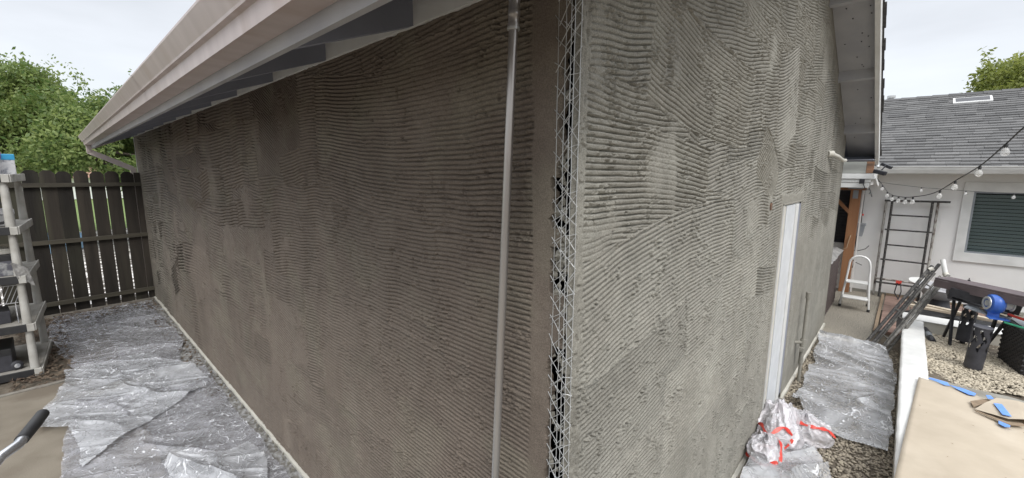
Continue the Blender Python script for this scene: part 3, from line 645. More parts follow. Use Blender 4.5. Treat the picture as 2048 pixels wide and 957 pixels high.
# ================================================================== FENCE
t = empty('wooden_fence', (-7.9, -.1, 0), 'dark weathered dog-eared board fence with three rails at the end of the wall', 'fence')
fd = Vector((.10, -1.17, 0)).normalized(); F0 = Vector((-7.97, .0, 0)); nrm = Vector((1.17, .10, 0)).normalized()
rg = random.Random(12)
dpos = -.08
while dpos < 2.9:
    w = .150+rg.uniform(-.004, .006); h = 1.97+rg.uniform(-.015, .012); ln = rg.uniform(-.006, .006)
    if dpos < .05: h -= .02
    c = MB(); a = [(0, .0), (w, 0), (w+ln, h-.045), (w-.028+ln, h-.012), (w-.045+ln, h), (.045+ln, h), (.028+ln, h-.012), (ln, h-.045)]
    if dpos < .05: a = [(0, 0), (w, 0), (w, h), (0, h)]
    v = []
    for off in (0, .018):
        for (q, z) in a: p = F0+fd*(dpos+q)-nrm*off; v.append((p.x, p.y, z+.02))
    n = len(a); c.add(v, [tuple(range(n)), tuple(range(n, 2*n))[::-1]]+[(i, n+i, n+(i+1) % n, (i+1) % n) for i in range(n)])
    c.build('board', 'fence_wood', t); dpos += w+rg.uniform(.007, .019)
for z, dz in ((1.80, 0), (1.03, -.01), (.17, 0)):
    c = MB(); a = F0-fd*.12+nrm*.022; b = F0+fd*2.95+nrm*.022
    c.bar((a.x, a.y, z), (b.x, b.y, z+dz), .04, .055); c.build('rail', 'rail_wood', t)
for k in (-.10, 2.4):
    p = F0+fd*k+nrm*.05; c = MB(); c.box(p.x-.045, p.x+.045, p.y-.045, p.y+.045, 0, 1.9 if k > 0 else 1.0); c.build('post', 'fence_wood', t)
# leafy weed on the middle rail: skipped (too small)

# neighbour's yard beyond the fence
s = MB(); s.add([(-60, -40, -.01), (-19.5, -40, -.01), (-19.5, 40, -.01), (-60, 40, -.01)], [(0, 1, 2, 3)]); struct(s.build('lawn', 'lawn'))
s = MB(); s.add([(-19.5, -40, -.014), (-8.3, -40, -.014), (-8.3, 40, -.014), (-19.5, 40, -.014)], [(0, 1, 2, 3)]); struct(s.build('neighbour_paving', 'pale_paving'))
t = empty('house', (-46, -2, 0), 'pale neighbouring house glimpsed through the gaps of the dark fence', 'house')
c = MB(); c.box(-50, -42, -14, 12, 0, 1.5); c.build('wall', 'pale_wall', t)
c = MB(); c.prism([(-14.5, 1.5), (12.5, 1.5), (10, 2.4), (-12, 2.4)], -50.5, -41.5, ax=0); c.build('roof', 'pink_wall', t)
t = empty('paddling_pool', (-15.5, -1.6, 0), 'pale blue paddling pool beyond the dark fence boards', 'pool')
c = MB(); c.lathe([(1.2, 0), (1.25, .1), (1.25, .25), (1.2, .3), (1.15, .25), (1.1, .1), (0, .1)], (-15.5, -1.6, 0), n=32); c.build('pool_wall', 'pool_blue', t, smooth=True)
# ================================================================== TREES
def tree(name, label, base, trunk_h, ctr, rad, nleaf, leaf, mt, seed, group=None, shoots=0):
    rng = np.random.default_rng(seed); t = empty(name, base, label, 'tree', group)
    tb = MB(); bx, by, bz = base; top = (ctr[0], ctr[1], ctr[2]+rad[2]*.2)
    tb.tube([base, (bx*.6+ctr[0]*.4, by*.6+ctr[1]*.4, trunk_h*.7), (ctr[0], ctr[1], trunk_h), top], [.24, .19, .16, .05], 10)
    clumps = []
    for k in range(150):
        d = rng.normal(size=3); d /= np.linalg.norm(d); d[2] = abs(d[2])*1.3-.55
        r = rng.uniform(.35, 1.0); p = np.array(ctr)+d*np.array(rad)*r
        clumps.append((p, rng.uniform(.45, .85)*min(rad)*.5))
        if k % 2 == 0:
            s0 = np.array([ctr[0], ctr[1], trunk_h+rng.uniform(-.2, 1)*rad[2]*.3]); mid = (s0+p)/2+np.array([0, 0, .15*rad[2]])
            tb.tube([s0, mid, p], [.07, .04, .012], 6)
    tb.build('trunk', 'bark', t, smooth=True)
    P = []; 
    for k in range(nleaf):
        c_, r = clumps[rng.integers(len(clumps))]
        d = rng.normal(size=3); d /= np.linalg.norm(d); P.append(c_+d*r*rng.random()**.45*np.array([1, 1, .75]))
    # long upright shoots at the top
    for k in range(shoots):
        a = rng.uniform(0, 6.28); rr = rng.uniform(.1, .95)
        s0 = np.array([ctr[0]+math.cos(a)*rad[0]*rr, ctr[1]+math.sin(a)*rad[1]*rr, ctr[2]+rad[2]*math.sqrt(1-rr*rr)*.74])
        l = rng.uniform(.25, .7); dr = np.array([rng.normal(0, .35), rng.normal(0, .35), 1.0])
        for j in range(34): P.append(s0+dr*l*j/34+rng.normal(size=3)*.07)
    P = np.array(P); n = len(P)
    L = leaf*rng.uniform(.6, 1.3, (n, 1)); a = rng.normal(size=(n, 3)); a[:, 2] -= .5; a /= np.linalg.norm(a, axis=1, keepdims=True)
    b = np.cross(a, rng.normal(size=(n, 3))); b /= np.linalg.norm(b, axis=1, keepdims=True); nn = np.cross(a, b)
    V = np.stack([P, P+a*L*.5+b*L*.24+nn*L*.06, P+a*L, P+a*L*.5-b*L*.24+nn*L*.06], 1).reshape(-1, 3)-np.array(base)
    q = np.arange(4*n).reshape(-1, 4)
    me = bpy.data.meshes.new('crown'); me.vertices.add(4*n); me.vertices.foreach_set('co', V.ravel().astype('f'))
    me.loops.add(4*n); me.loops.foreach_set('vertex_index', q.ravel().astype('i')); me.polygons.add(n); me.polygons.foreach_set('loop_start', np.arange(0, 4*n, 4, dtype='i'))
    me.update(calc_edges=True)
    cl_ = fbm(P[:, 0]*1.1+P[:, 2], P[:, 1]*1.1-P[:, 2]*.7, seed, 3); tone = np.repeat(np.clip(rng.normal(.45, .28, n)+1.2*(cl_-.5), 0, 1), 4); at = me.attributes.new('tone', 'FLOAT', 'POINT'); at.data.foreach_set('value', tone.astype('f'))
    link('crown', me, mt, t); return t
tree('leafy_tree', 'big bright green tree rising behind the fence at the far left', (-16.5, -.9, 0), 2.0, (-16.5, -1.0, 2.8), (3.6, 4.3, 2.0), 190000, .10, 'green_leaf', 3, shoots=60)
tree('leafy_tree', 'smaller green tree seen between the gutter and the end of the wall', (-16.5, 3.2, 0), 1.6, (-16.5, 3.7, 2.8), (3.0, 3.2, 1.9), 90000, .10, 'green_leaf', 5, shoots=12)
tree('leafy_tree', 'yellow-green tree top showing over the ridge of the white house', (3.6, 21.5, 0), 3.2, (3.6, 21.5, 5.1), (2.0, 1.9, 1.35), 16000, .15, 'yellow_leaf', 8, shoots=10)

# ================================================================== WHITE HOUSE
HY = 8.5
house = empty('house', (2, 10.5, 0), 'white stucco house with a grey shingle roof behind the patio on the right', 'house')
WX0, WX1, WZ0, WZ1 = 1.375, 2.85, .848, 1.773
VX0, VX1, VZ0, VZ1 = -1.2, -.045, .82, 1.75
c = MB(); y0, y1 = HY, HY+.2
for x0, x1, z0, z1 in ((-6, VX0, 0, 2.25), (VX0, VX1, 0, VZ0), (VX0, VX1, VZ1, 2.25), (VX1, WX0, 0, 2.25), (WX0, WX1, 0, WZ0), (WX0, WX1, WZ1, 2.25), (WX1, 9, 0, 2.25)): c.box(x0, x1, y0, y1, z0, z1)
c.box(-6, 9, 14.8, 15, 0, 2.2); c.box(-6, -5.8, y1+.002, 14.8, 0, 2.2); c.box(8.8, 9, y1+.002, 14.8, 0, 2.2)
c.build('wall', 'stucco_white', house)
c = MB(); c.box(VX1+.03, 6, HY-.008, HY-.001, 0, .045); c.build('plinth', 'concrete_grey', house)
# main window
w = MB(); a = .11
w.box(WX0-a, WX1+a, HY-.03, HY-.001, WZ1, WZ1+.145); w.box(WX0-a, WX1+a, HY-.03, HY-.001, WZ0-.14, WZ0); w.box(WX0-a, WX0, HY-.03, HY-.001, WZ0+.001, WZ1-.001); w.box(WX1, WX1+a, HY-.03, HY-.001, WZ0+.001, WZ1-.001)
win = w.build('window', 'white_paint', house, bevel=.003)
w = MB(); 
for q in ((WX0, WX0+.025, WZ0, WZ1), (WX1-.025, WX1, WZ0, WZ1), (WX0+.026, WX1-.026, WZ0, WZ0+.025), (WX0+.026, WX1-.026, WZ1-.02, WZ1), (2.1, 2.13, WZ0+.026, WZ1-.022)): w.box(q[0], q[1], HY-.012, HY+.03, q[2], q[3])
w.build('sash', 'grey_plastic', win)
w = MB(); 
k = WZ0+.03
while k < WZ1-.03: w.bar((WX0+.03, HY+.06, k), (WX1-.03, HY+.06, k), .004, .046, up=(0, -.35, 1)); k += .052
w.build('blinds', 'blind', win)
# clear pane in front
gm = bpy.data.materials.new('pane'); gm.use_nodes = True; n = gm.node_tree; b = n.nodes['Principled BSDF']; b.inputs['Base Color'].default_value = (.02, .04, .04, 1); b.inputs['Roughness'].default_value = .03
tr = n.nodes.new('ShaderNodeBsdfTransparent'); tr.inputs[0].default_value = (.84, .86, .86, 1); ms = n.nodes.new('ShaderNodeMixShader'); ms.inputs[0].default_value = .18
n.links.new(tr.outputs[0], ms.inputs[1]); n.links.new(b.outputs[0], ms.inputs[2]); n.links.new(ms.outputs[0], n.nodes['Material Output'].inputs[0]); MATS['pane'] = gm
w = MB(); w.box(WX0+.02, WX1-.02, HY+.012, HY+.016, WZ0+.02, WZ1-.015); w.build('pane', 'pane', win)
w = MB(); w.box(WX0, WX1, HY+.16, HY+.17, WZ0, WZ1); w.build('room_darkness', 'room_shade', win)  # dark sheet painted in place of the unlit room
# dark window behind the post
w = MB(); w.box(VX0, VX1+.03, HY-.03, HY-.001, VZ0-.12, VZ0); w.box(VX1, VX1+.035, HY-.03, HY-.001, VZ0+.001, VZ1); win2 = w.build('window', 'white_paint', house)
w = MB(); k = VZ0+.02
while k < VZ1: w.bar((VX0+.01, HY+.04, k), (VX1-.01, HY+.04, k), .004, .046, up=(0, -.35, 1)); k += .052
w.build('blinds', 'charcoal', win2)
w = MB(); w.box(VX0, VX1, HY+.1, HY+.11, VZ0, VZ1); w.build('room_darkness', 'room_shade', win2)  # unlit room behind these blinds, painted as a dark panel
# roof with shingle tabs
ev_y, ev_z, rs = 8.02, 2.125, .405; ry, rz = 11.75, 2.125+.405*(11.75-8.02)
c = MB(); c.prism([(ev_y, ev_z-.02), (ry, rz-.02), (ry, rz), (ev_y, ev_z)], -6.4, 9.4, ax=0); c.prism([(ry, rz-.02), (15.5, rz-.02-rs*3.75), (15.5, rz-rs*3.75), (ry, rz)], -6.4, 9.4, ax=0); c.prism([(HY+.2, 2.22), (14.8, 2.22), (ry, rz-.05)], 8.9, 9.0, ax=0)
hr = c.build('roof', 'shingle_dark', house)
c = MB(); rg = random.Random(77); nC = 30
for i in range(nC):
    ya = ev_y-.03+(ry-ev_y+.03)*i/nC; yb = ev_y-.03+(ry-ev_y+.03)*(i+1)/nC+.004; x = -.4
    while x < 5.2:
        w_ = rg.uniform(.10, .34); th = .010+.006*rg.random(); tone = min(1, max(0, rg.gauss(.40, .15)))
        za = ev_z+rs*(ya-ev_y); zb = ev_z+rs*(yb-ev_y); ya_ = ya-rg.choice([0, 0, .02])
        g_ = .002
        c.add([(x+g_, ya_, za+.002), (x+w_, ya_, za+.002), (x+w_, yb, zb+.001), (x+g_, yb, zb+.001), (x+g_, ya_, za+th+.008), (x+w_, ya_, za+th+.008), (x+w_, yb, zb+.005), (x+g_, yb, zb+.005)],
              [(0, 1, 5, 4), (4, 5, 6, 7), (1, 2, 6, 5), (0, 4, 7, 3)], tone); x += w_
c.build('shingles', 'shingle', hr)
c = MB(); x = -.4
while x < 5.2:
    l = .26; c.add([(x, ry-.12, rz-.035+.01), (x+l, ry-.12, rz-.035), (x+l, ry, rz+.022), (x, ry, rz+.034), (x+l, ry+.12, rz-.03), (x, ry+.12, rz-.02)], [(0, 1, 2, 3), (3, 2, 4, 5)], rg.uniform(.4, .9)); x += l-.02
c.build('ridge_caps', 'shingle', hr)
# louvre vent close to the ridge
vy = 11.32; vz = ev_z+rs*(vy-ev_y)
c = MB(); 
for q in ((1.10, 1.62, -.20, -.17, 0), (1.10, 1.62, .085, .10, 0), (1.10, 1.13, -.169, .084, 0), (1.59, 1.62, -.169, .084, 0)): c.add([(xx_, vy+yy_*1, vz+rs*yy_+dz) for dz in (.01, .028) for yy_ in (q[2], q[3]) for xx_ in (q[0], q[1])], [(0, 2, 3, 1), (4, 5, 7, 6), (0, 1, 5, 4), (2, 6, 7, 3), (0, 4, 6, 2), (1, 3, 7, 5)])
vt = c.build('roof_vent', 'white_paint', hr)
c = MB(); c.add([(xx_, vy+yy_, vz+rs*yy_+.0265) for yy_ in (-.17, .085) for xx_ in (1.13, 1.59)], [(0, 1, 3, 2)]); c.build('vent_screen', 'black_metal', vt)
c = MB(); c.tube([(.14, 12.1, rz-.2), (.14, 12.1, rz+.10)], .045, 14); c.tube([(.14, 12.1, rz+.09), (.14, 12.1, rz+.14)], .075, 14); c.build('vent_pipe', 'galv', hr, smooth=True)
# gutter on the house
c = MB(); c.prism([(7.93, 2.135), (7.945, 2.135), (7.95, 2.10), (7.985, 2.04), (8.05, 2.04), (8.05, 2.12), (8.045, 2.12), (8.045, 2.05), (7.99, 2.05), (7.96, 2.105), (7.955, 2.12), (7.93, 2.143)], -.2, 9.3, ax=0); c.build('gutter', 'white_paint', house)
c = MB(); c.box(-6, 9.3, 8.051, 8.07, 2.03, 2.14); c.build('fascia', 'white_paint', house); c = MB(); c.box(-6, 9.3, 8.071, HY-.001, 2.035, 2.05); c.build('eave_soffit', 'cream_paint', house)

# ================================================================== PATIO COVER
t = empty('patio_cover', (-.5, 7.8, 0), 'small patio cover with weathered beam and brown post beside the garage corner', 'patio cover')
c = MB(); c.box(-3, .16, 7.20, 7.25, 2.035, 2.235); c.build('beam', 'wood_grey', t, bevel=.004)
c = MB(); c.box(.161, .245, 7.198, 7.252, 2.035, 2.236); c.build('beam_end', 'wood_burnt', t, bevel=.004)
c = MB(); c.box(-3, .262, 7.15, 7.195, 1.955, 2.03); c.box(-3, .232, 7.17, 7.22, 1.905, 1.954); c.box(-3, .215, 7.18, 7.22, 1.825, 1.904); c.build('front_trim', 'white_paint', t, bevel=.004)
c = MB(); c.box(.20, .262, 7.225, 8.42, 1.93, 2.03); c.box(.19, .225, 7.225, 8.42, 1.86, 1.929); c.bar((.27, 7.16, 1.98), (.30, 7.42, 1.86), .03, .05); c.build('side_trim', 'white_paint', t, bevel=.003)
c = MB(); c.box(-3, .19, 7.225, 8.40, 1.93, 1.95); c.build('ceiling', 'wood_post', t)
c = MB(); c.box(-3, .2, 7.2, 8.42, 2.237, 2.26); c.build('roof_sheet', 'soffit', t)
c = MB(); c.box(-3, .14, 8.20, 8.27, 1.76, 1.925); c.build('header', 'wood_post', t)
c = MB(); c.bar((.005, 8.30, 0), (.005, 8.30, 1.92), .14, .12, up=(0, 1, 0)); po = c.build('post', 'wood_post', t, bevel=.004)
c = MB(); c.box(-.03, .04, 8.236, 8.243, 1.62, 1.82); c.box(-.10, .10, 8.19, 8.199, 1.78, 1.83); c.build('bracket', 'grey_plastic', po)
c = MB(); c.bar((-.50, 8.28, 1.88), (-.03, 8.28, 1.36), .05, .09, up=(0, 1, 0)); c.build('brace', 'wood_post', t, bevel=.003)
c = MB(); c.bar((.10, 8.36, 0), (.10, 8.36, 1.92), .02, .06, up=(0, 1, 0)); c.build('post_trim', 'white_paint', t)

t = empty('flood_light', (.28, 7.1, 2.1), 'black twin floodlight hanging from the corner of the patio cover', 'light')
c = MB(); c.tube([(.24, 7.16, 2.23), (.28, 7.1, 2.20), (.30, 7.06, 2.12)], .018, 8); c.build('arm', 'galv', t)
c = MB(); c.bar((.26, 7.05, 2.07), (.39, 7.0, 2.03), .07, .055); c.build('lamp_head', 'black_metal', t, bevel=.008)
c = MB(); c.bar((.33, 7.1, 2.17), (.44, 7.05, 2.11), .05, .04); c.tube([(.38, 7.06, 2.15), (.34, 7.03, 2.08)], .01, 6); c.build('lamp_head', 'black_metal', t, bevel=.008)
t = empty('junction_box', (.13, 7.14, 1.93), 'small black box with dangling wires under the patio cover trim', 'junction box')
c = MB(); c.box(.105, .165, 7.10, 7.145, 1.885, 1.955); c.build('case', 'black_metal', t, bevel=.006)
for k, pts in enumerate((((.22, 7.15, 1.83), (.25, 7.12, 1.78), (.235, 7.1, 1.74)), ((.15, 7.13, 1.885), (.19, 7.12, 1.80), (.24, 7.12, 1.80), (.27, 7.1, 1.70)))):
    c = MB(); c.tube(pts, .006, 6); c.build('wire', 'black_rubber', t)

t = empty('meter_box', (.11, 8.42, 1.08), 'small grey plastic box with pale conduit on the white wall behind the post', 'box')
c = MB(); c.prism([(.055, .98), (.155, .98), (.175, 1.16), (.045, 1.16)], 8.34, 8.42, ax=1); c.box(.035, .185, 8.335, 8.425, 1.161, 1.20); c.build('case', 'grey_plastic', t, bevel=.006)
c = MB(); c.tube([(.10, 8.43, 1.90), (.11, 8.42, 1.20)], .011, 8); c.tube([(.07, 8.43, .98), (.10, 8.44, .55), (.08, 8.43, .42), (.0, 8.42, .40), (-.03, 8.40, .48)], .010, 8); c.build('conduit', 'black_rubber', t)
c = MB(); c.tube([(.05, 8.33, 1.18), (.0, 8.22, .95), (-.02, 8.2, .78), (-.12, 8.2, .72)], .007, 6); c.build('cord', 'cord_orange', t)
c = MB(); c.box(.115, .135, 8.40, 8.43, 1.33, 1.36); c.build('red_clip', 'red_plastic', t)
c = MB(); c.tube([(.02, 8.44, .72), (.12, 8.40, .72), (.22, 8.38, .77), (.26, 8.38, .83)], .006, 6); c.tube([(-.0, 8.44, .62), (.1, 8.42, .52), (.2, 8.4, .48)], .006, 6); c.build('loose_wire', 'black_rubber', t)

# ================================================================== SCAFFOLD FRAME against the white wall
t = empty('scaffold_frame', (.7, 8.35, 0), 'rusty spattered scaffold frame standing upright against the white house wall', 'scaffold frame')
def tubeP(name, a, b, r, mt, par): c = MB(); c.tube([a, b], r, 10); return c.build(name, mt, par, smooth=True)
for x in (.40, .475, .945, 1.01):
    y = 8.36 if x in (.475, .945) else 8.42
    tubeP('upright', (x, y-.05, 0 if x < .8 else .0), (x, y, 1.60), .017, 'spattered_dark' if x in (.475, .945) else 'rusty_white', t)
tubeP('top_bar', (.38, 8.38, 1.60), (1.14, 8.38, 1.61), .016, 'spattered_dark', t)
for z in (1.37, 1.13, .88, .63): tubeP('rung', (.43 if z != 1.37 and z != .88 else .475, 8.34, z), (.99 if z not in (1.37, .88) else .945, 8.34, z), .0125, 'spattered_dark', t)
tubeP('bottom_bar', (.40, 8.33, .30), (1.0, 8.33, .30), .016, 'rusty_white', t); tubeP('bottom_bar', (.40, 8.33, .24), (1.0, 8.33, .24), .014, 'spattered_dark', t)
c = MB(); c.box(.66, .73, 8.30, 8.335, .26, .31); c.build('red_strap', 'red_plastic', t)
c = MB(); c.tube([(.68, 8.3, .27), (.66, 8.25, .12), (.72, 8.2, .02)], .008, 6); c.tube([(.72, 8.3, .27), (.74, 8.25, .15), (.72, 8.22, .03)], .008, 6); c.build('hook', 'black_metal', t)

# ================================================================== STEP STOOL
t = empty('step_stool', (.22, 7.2, 0), 'white tubular two-step stool with hoop handle on the patio', 'step stool')
c = MB(); pts = [(.057, 7.19, .03), (.095, 7.17, .42), (.115, 7.15, .68)]
for k in range(9): a = math.pi*k/8; pts.append((.235-.12*math.cos(a), 7.15, .70+.115*math.sin(a)))
pts += [(.36, 7.15, .66), (.372, 7.13, .42), (.404, 7.10, .03)]
c.tube(pts, .0145, 10); c.build('front_frame', 'stool_white', t, smooth=True)
for x0, x1 in ((.04, .10), (.375, .355)):
    c = MB(); c.tube([(x0, 7.46, .03), (x1, 7.20, .43)], .013, 8); c.build('rear_leg', 'stool_white', t, smooth=True)
c = MB(); c.box(.10, .37, 7.12, 7.30, .395, .42); c.build('step', 'stool_white', t, bevel=.008)
c = MB(); c.box(.085, .385, 7.02, 7.20, .175, .20); c.build('step', 'stool_white', t, bevel=.008)
for p in ((.057, 7.19), (.404, 7.10), (.04, 7.46), (.375, 7.46)):
    c = MB(); c.tube([(p[0], p[1], 0), (p[0], p[1], .04)], .019, 8); c.build('rubber_foot', 'black_rubber', t)

# ================================================================== WICKER HAMPER
def wicker(t, x0, x1, y0, y1, z0, z1, mt, faces, pit=.028, cell=.07):
    for nm, (A, B) in faces.items():
        A = np.array(A, float); B = np.array(B, float); L = np.linalg.norm(B-A); d = (B-A)/L; n_ = np.array([d[1], -d[0]])
        u = np.arange(0, L+.004, .006); v = np.arange(z0, z1, .0045); Uu, Vv = np.meshgrid(u, v, indexing='ij')
        row = np.floor(Vv/pit); h = .006*np.cos((Uu/cell+.5*(row % 2))*6.283)+.004*np.sin((Vv/pit-row)*3.14159)
        gridmesh('woven_side', A[0]+d[0]*Uu+n_[0]*h, A[1]+d[1]*Uu+n_[1]*h, Vv, None, mt, t)
t = empty('wicker_hamper', (-.33, 6.85, 0), 'brown wicker storage box on the patio behind the garage corner', 'storage box')
wicker(t, 0, 0, 0, 0, .02, .80, 'wicker', {'a': ((-.04, 6.18), (-.04, 7.45)), 'b': ((-.62, 6.18), (-.04, 6.18)), 'c': ((-.04, 7.45), (-.62, 7.45))}, .05, .11)
c = MB(); c.box(-.62, -.05, 6.19, 7.44, .0, .79); c.build('inner_box', 'wicker', t)
xs = np.linspace(-.66, -.0, 50); ys = np.linspace(6.1, 7.52, 90); X, Y = np.meshgrid(xs, ys, indexing='ij')
ed = np.minimum(np.minimum(X+.66, 0-X), np.minimum(Y-6.1, 7.52-Y)); Z = .80+.05*fbm(X*7, Y*7, 3)+.05*np.clip(ed/.08, 0, 1)-.0
gridmesh('cover', X, Y, Z, None, 'tarp', t)

# ================================================================== PLANTER WALL
t = empty('planter_wall', (.86, 4, 0), 'low L-shaped cream painted garden wall around the raised gravel bed', 'wall')
c = MB(); PT = .27
for k in range(12):
    ya = .9+k*.475; yb = ya+.473; rgk = random.Random(k)
c.box(.775, .938, .9, 6.02, -.02, PT); c.box(.775, 3.2, 6.021, 6.30, -.02, PT); c.build('wall_body', 'cream_paint', t, bevel=.012)
xs = np.linspace(.765, .952, 26); ys = np.linspace(.9, 6.0, 420); X, Y = np.meshgrid(xs, ys, indexing='ij')
Z = PT+.002+.007*fbm(X*14, Y*14, 9)-.012*np.clip((np.abs(X-.8585)-.083)/.01, 0, 1)
gridmesh('plaster_cap', X+.004*(vn(Y*9, X*0, 3)-.5), Y, Z, None, 'white_paint', t)
c = MB(); c.box(.76, 3.2, 6.01, 6.31, PT+.001, PT+.012); c.build('plaster_cap', 'white_paint', t, bevel=.004)

# ================================================================== LEANING SCAFFOLD BUNDLE
def ladderish(name, label, a0, a1, b0, b1, r, mt, rungs, grp):
    t = empty(name, a0, label, 'scaffold frame', grp)
    a0, a1, b0, b1 = map(Vector, (a0, a1, b0, b1))
    c = MB(); c.tube([a0, a1], r, 10); c.build('rail', mt, t, smooth=True)
    c = MB(); c.tube([b0, b1], r, 10); c.build('rail', mt, t, smooth=True)
    for k in rungs: c = MB(); c.tube([a0.lerp(a1, k), b0.lerp(b1, k)], r*.75, 8); c.build('rung', mt, t, smooth=True)
    return t
gq = 'spattered scaffold frames leaning over the white planter wall'
ladderish('scaffold_frame', 'black spattered scaffold frame, uppermost of those leaning across the planter wall', (.445, 5.28, .02), (.955, 6.18, .93), (.505, 5.33, .02), (1.015, 6.24, .95), .0175, 'spattered_dark', (.2, .45, .7, .9), gq)
ladderish('scaffold_frame', 'mortar-crusted scaffold frame between the two others leaning on the planter wall', (.545, 5.45, .02), (.985, 6.10, .86), (.60, 5.32, .02), (1.03, 6.06, .84), .011, 'spattered', (.15, .4, .62, .85), gq)
ladderish('scaffold_frame', 'grey mortar-caked scaffold frame, nearest of those leaning on the planter wall', (.61, 5.22, .02), (1.05, 5.98, .83), (.665, 5.30, .02), (1.10, 6.08, .86), .015, 'spattered', (.1, .35, .7), gq)
t = empty('paint_roller', (1.04, 6.16, .93), 'white roller head resting on top of the leaning scaffold frames', 'roller')
c = MB(); c.tube([(1.035, 6.18, 1.02), (1.075, 6.12, .86)], .024, 12); c.build('sleeve', 'white_paint', t, smooth=True)
c = MB(); c.tube([(1.07, 6.12, .87), (1.09, 6.10, .84)], .03, 10); c.tube([(.93, 6.12, .89), (.965, 6.13, .91)], .022, 10); c.build('end_cap', 'cream_paint', t, smooth=True)

# ================================================================== TABLE BEAM + STAND
t = empty('bench_plank', (1.5, 5.4, .8), 'long purplish brown table top laid over the black folding stand', 'table top')
A_ = Vector((1.03, 5.74, .875)); B_ = Vector((2.25, 4.78, .875)); 
c = MB(); c.bar(A_, B_, .20, .022); c.build('top', 'table_brown', t, bevel=.004)
nn = (B_-A_).normalized().cross(Vector((0, 0, 1)))
c = MB(); q = nn*.098; c.bar(A_+q+Vector((0, 0, -.052)), B_+q+Vector((0, 0, -.052)), .012, .080); c.build('apron', 'table_brown', t, bevel=.003)
c = MB(); q = -nn*.095; c.bar(A_+q+Vector((0, 0, -.052)), B_+q+Vector((0, 0, -.052)), .012, .080); c.build('apron', 'table_brown', t, bevel=.003)
for k in (.12, .42): 
    p = A_.lerp(B_, k)-nn*.09; c = MB(); c.lathe([(.012, 0), (.012, .01), (.004, .012), (.004, .03), (0, .03)], p+Vector((0, 0, .011)), n=10); c.build('bolt', 'black_metal', t)
t = empty('folding_stand', (1.3, 5.6, .15), 'black folding metal stand with a tray on the gravel behind the lanterns', 'stand')
for y in (5.50, 5.88):
    c = MB(); c.bar((1.09, y, .78), (1.58, y-.12, .70), .03, .09); c.build('side_rail', 'black_metal', t)
for x, yy_ in ((1.10, 5.69), (1.57, 5.60)):
    c = MB(); c.bar((x, yy_-.19, .74), (x, yy_+.19, .74), .03, .09); c.build('cross_rail', 'black_metal', t)
c = MB(); c.bar((1.12, 5.69, .70), (1.56, 5.58, .64), .34, .010); c.build('tray', 'charcoal', t)
c = MB(); c.bar((1.22, 5.44, .66), (1.52, 5.36, .60), .16, .012); c.build('shelf_plate', 'grey_plastic', t)
for a, b in (((1.13, 5.94, .15), (1.20, 5.56, .76)), ((1.165, 5.60, .15), (1.14, 5.66, .74)), ((1.42, 5.62, .15), (1.47, 5.56, .7)), ((1.44, 5.80, .15), (1.56, 5.50, .68))):
    c = MB(); c.bar(a, b, .022, .022); c.build('leg', 'black_metal', t)
# blower
t = empty('blower', (1.44, 5.36, .62), 'round blue blower sitting on the black folding stand', 'blower')
ax = Vector((.75, .30, -.05)).normalized(); cc = Vector((1.40, 5.34, .745))
c = MB(); c.lathe([(.0, -.055), (.055, -.055), (.085, -.045), (.098, -.02), (.10, .0), (.098, .02), (.085, .045), (.05, .06), (0, .06)], cc, ax, 28); c.box(1.36, 1.44, 5.30, 5.38, .612, .67); c.build('housing', 'blue_plastic', t, smooth=True)
c = MB(); c.lathe([(.066, -.057), (.066, -.064), (.045, -.066), (.045, -.058)], cc, ax, 24); c.lathe([(.03, -.057), (.03, -.062), (0, -.062)], cc, ax, 12); c.build('intake_ring', 'galv', t, smooth=True)
c = MB(); c.tube([cc+ax*.05, cc+ax*.12], .042, 14); c.tube([cc+ax*.12, cc+ax*.13], .055, 14); c.build('motor_cap', 'white_paint', t, smooth=True)
c = MB(); c.bar((1.36, 5.27, .615), (1.50, 5.30, .612), .1, .012); c.build('foot', 'blue_plastic', t, bevel=.003)
t = empty('garden_hose', (1.6, 5.3, .66), 'red and yellow hose leading from the blue blower to the right edge', 'hose')
c = MB(); c.tube([(1.50, 5.34, .66), (1.60, 5.26, .645)], .013, 8); c.build('red_nozzle', 'red_plastic', t, smooth=True)
c = MB(); c.tube([(1.60, 5.26, .645), (1.66, 5.2, .66), (1.74, 5.14, .655), (1.9, 5.0, .61), (2.1, 4.9, .58)], .012, 8); c.build('hose', 'yellow_plastic', t, smooth=True)
t = empty('green_rod', (1.7, 5.1, .6), 'green plastic rod lying across the dark wicker box', 'rod')
c = MB(); c.tube([(1.47, 5.22, .60), (1.9, 4.86, .585), (2.1, 4.7, .58)], .010, 8); c.build('rod', 'green_plastic', t, smooth=True)

# dark wicker box at the right edge
t = empty('wicker_box', (1.9, 5.2, .14), 'black wicker box standing on the pale gravel at the right edge', 'storage box')
c0 = (1.515, 5.60); c1 = (1.60, 5.05); c2 = (2.25, 4.95); 
wicker(t, 0, 0, 0, 0, .14, .56, 'wicker_black', {'a': (c0, c1)[::-1], 'b': (c1, c2)}, .024, .07)
for A2, B2 in ((c0, c1),): pass
c = MB(); c.prism([(1.53, 5.59), (1.612, 5.062), (2.25, 4.965), (2.25, 5.6)], .14, .555); c.build('inner_box', 'wicker_black', t)
c = MB(); c.prism([(1.505, 5.62), (1.592, 5.035), (2.26, 4.935), (2.26, 5.62)], .556, .570); c.build('rim', 'wicker_black', t, bevel=.003)
c = MB(); c.prism([(1.545, 5.58), (1.622, 5.075), (2.24, 4.98), (2.24, 5.59)], .571, .578); c.build('glass_top', 'grey_plastic', t)

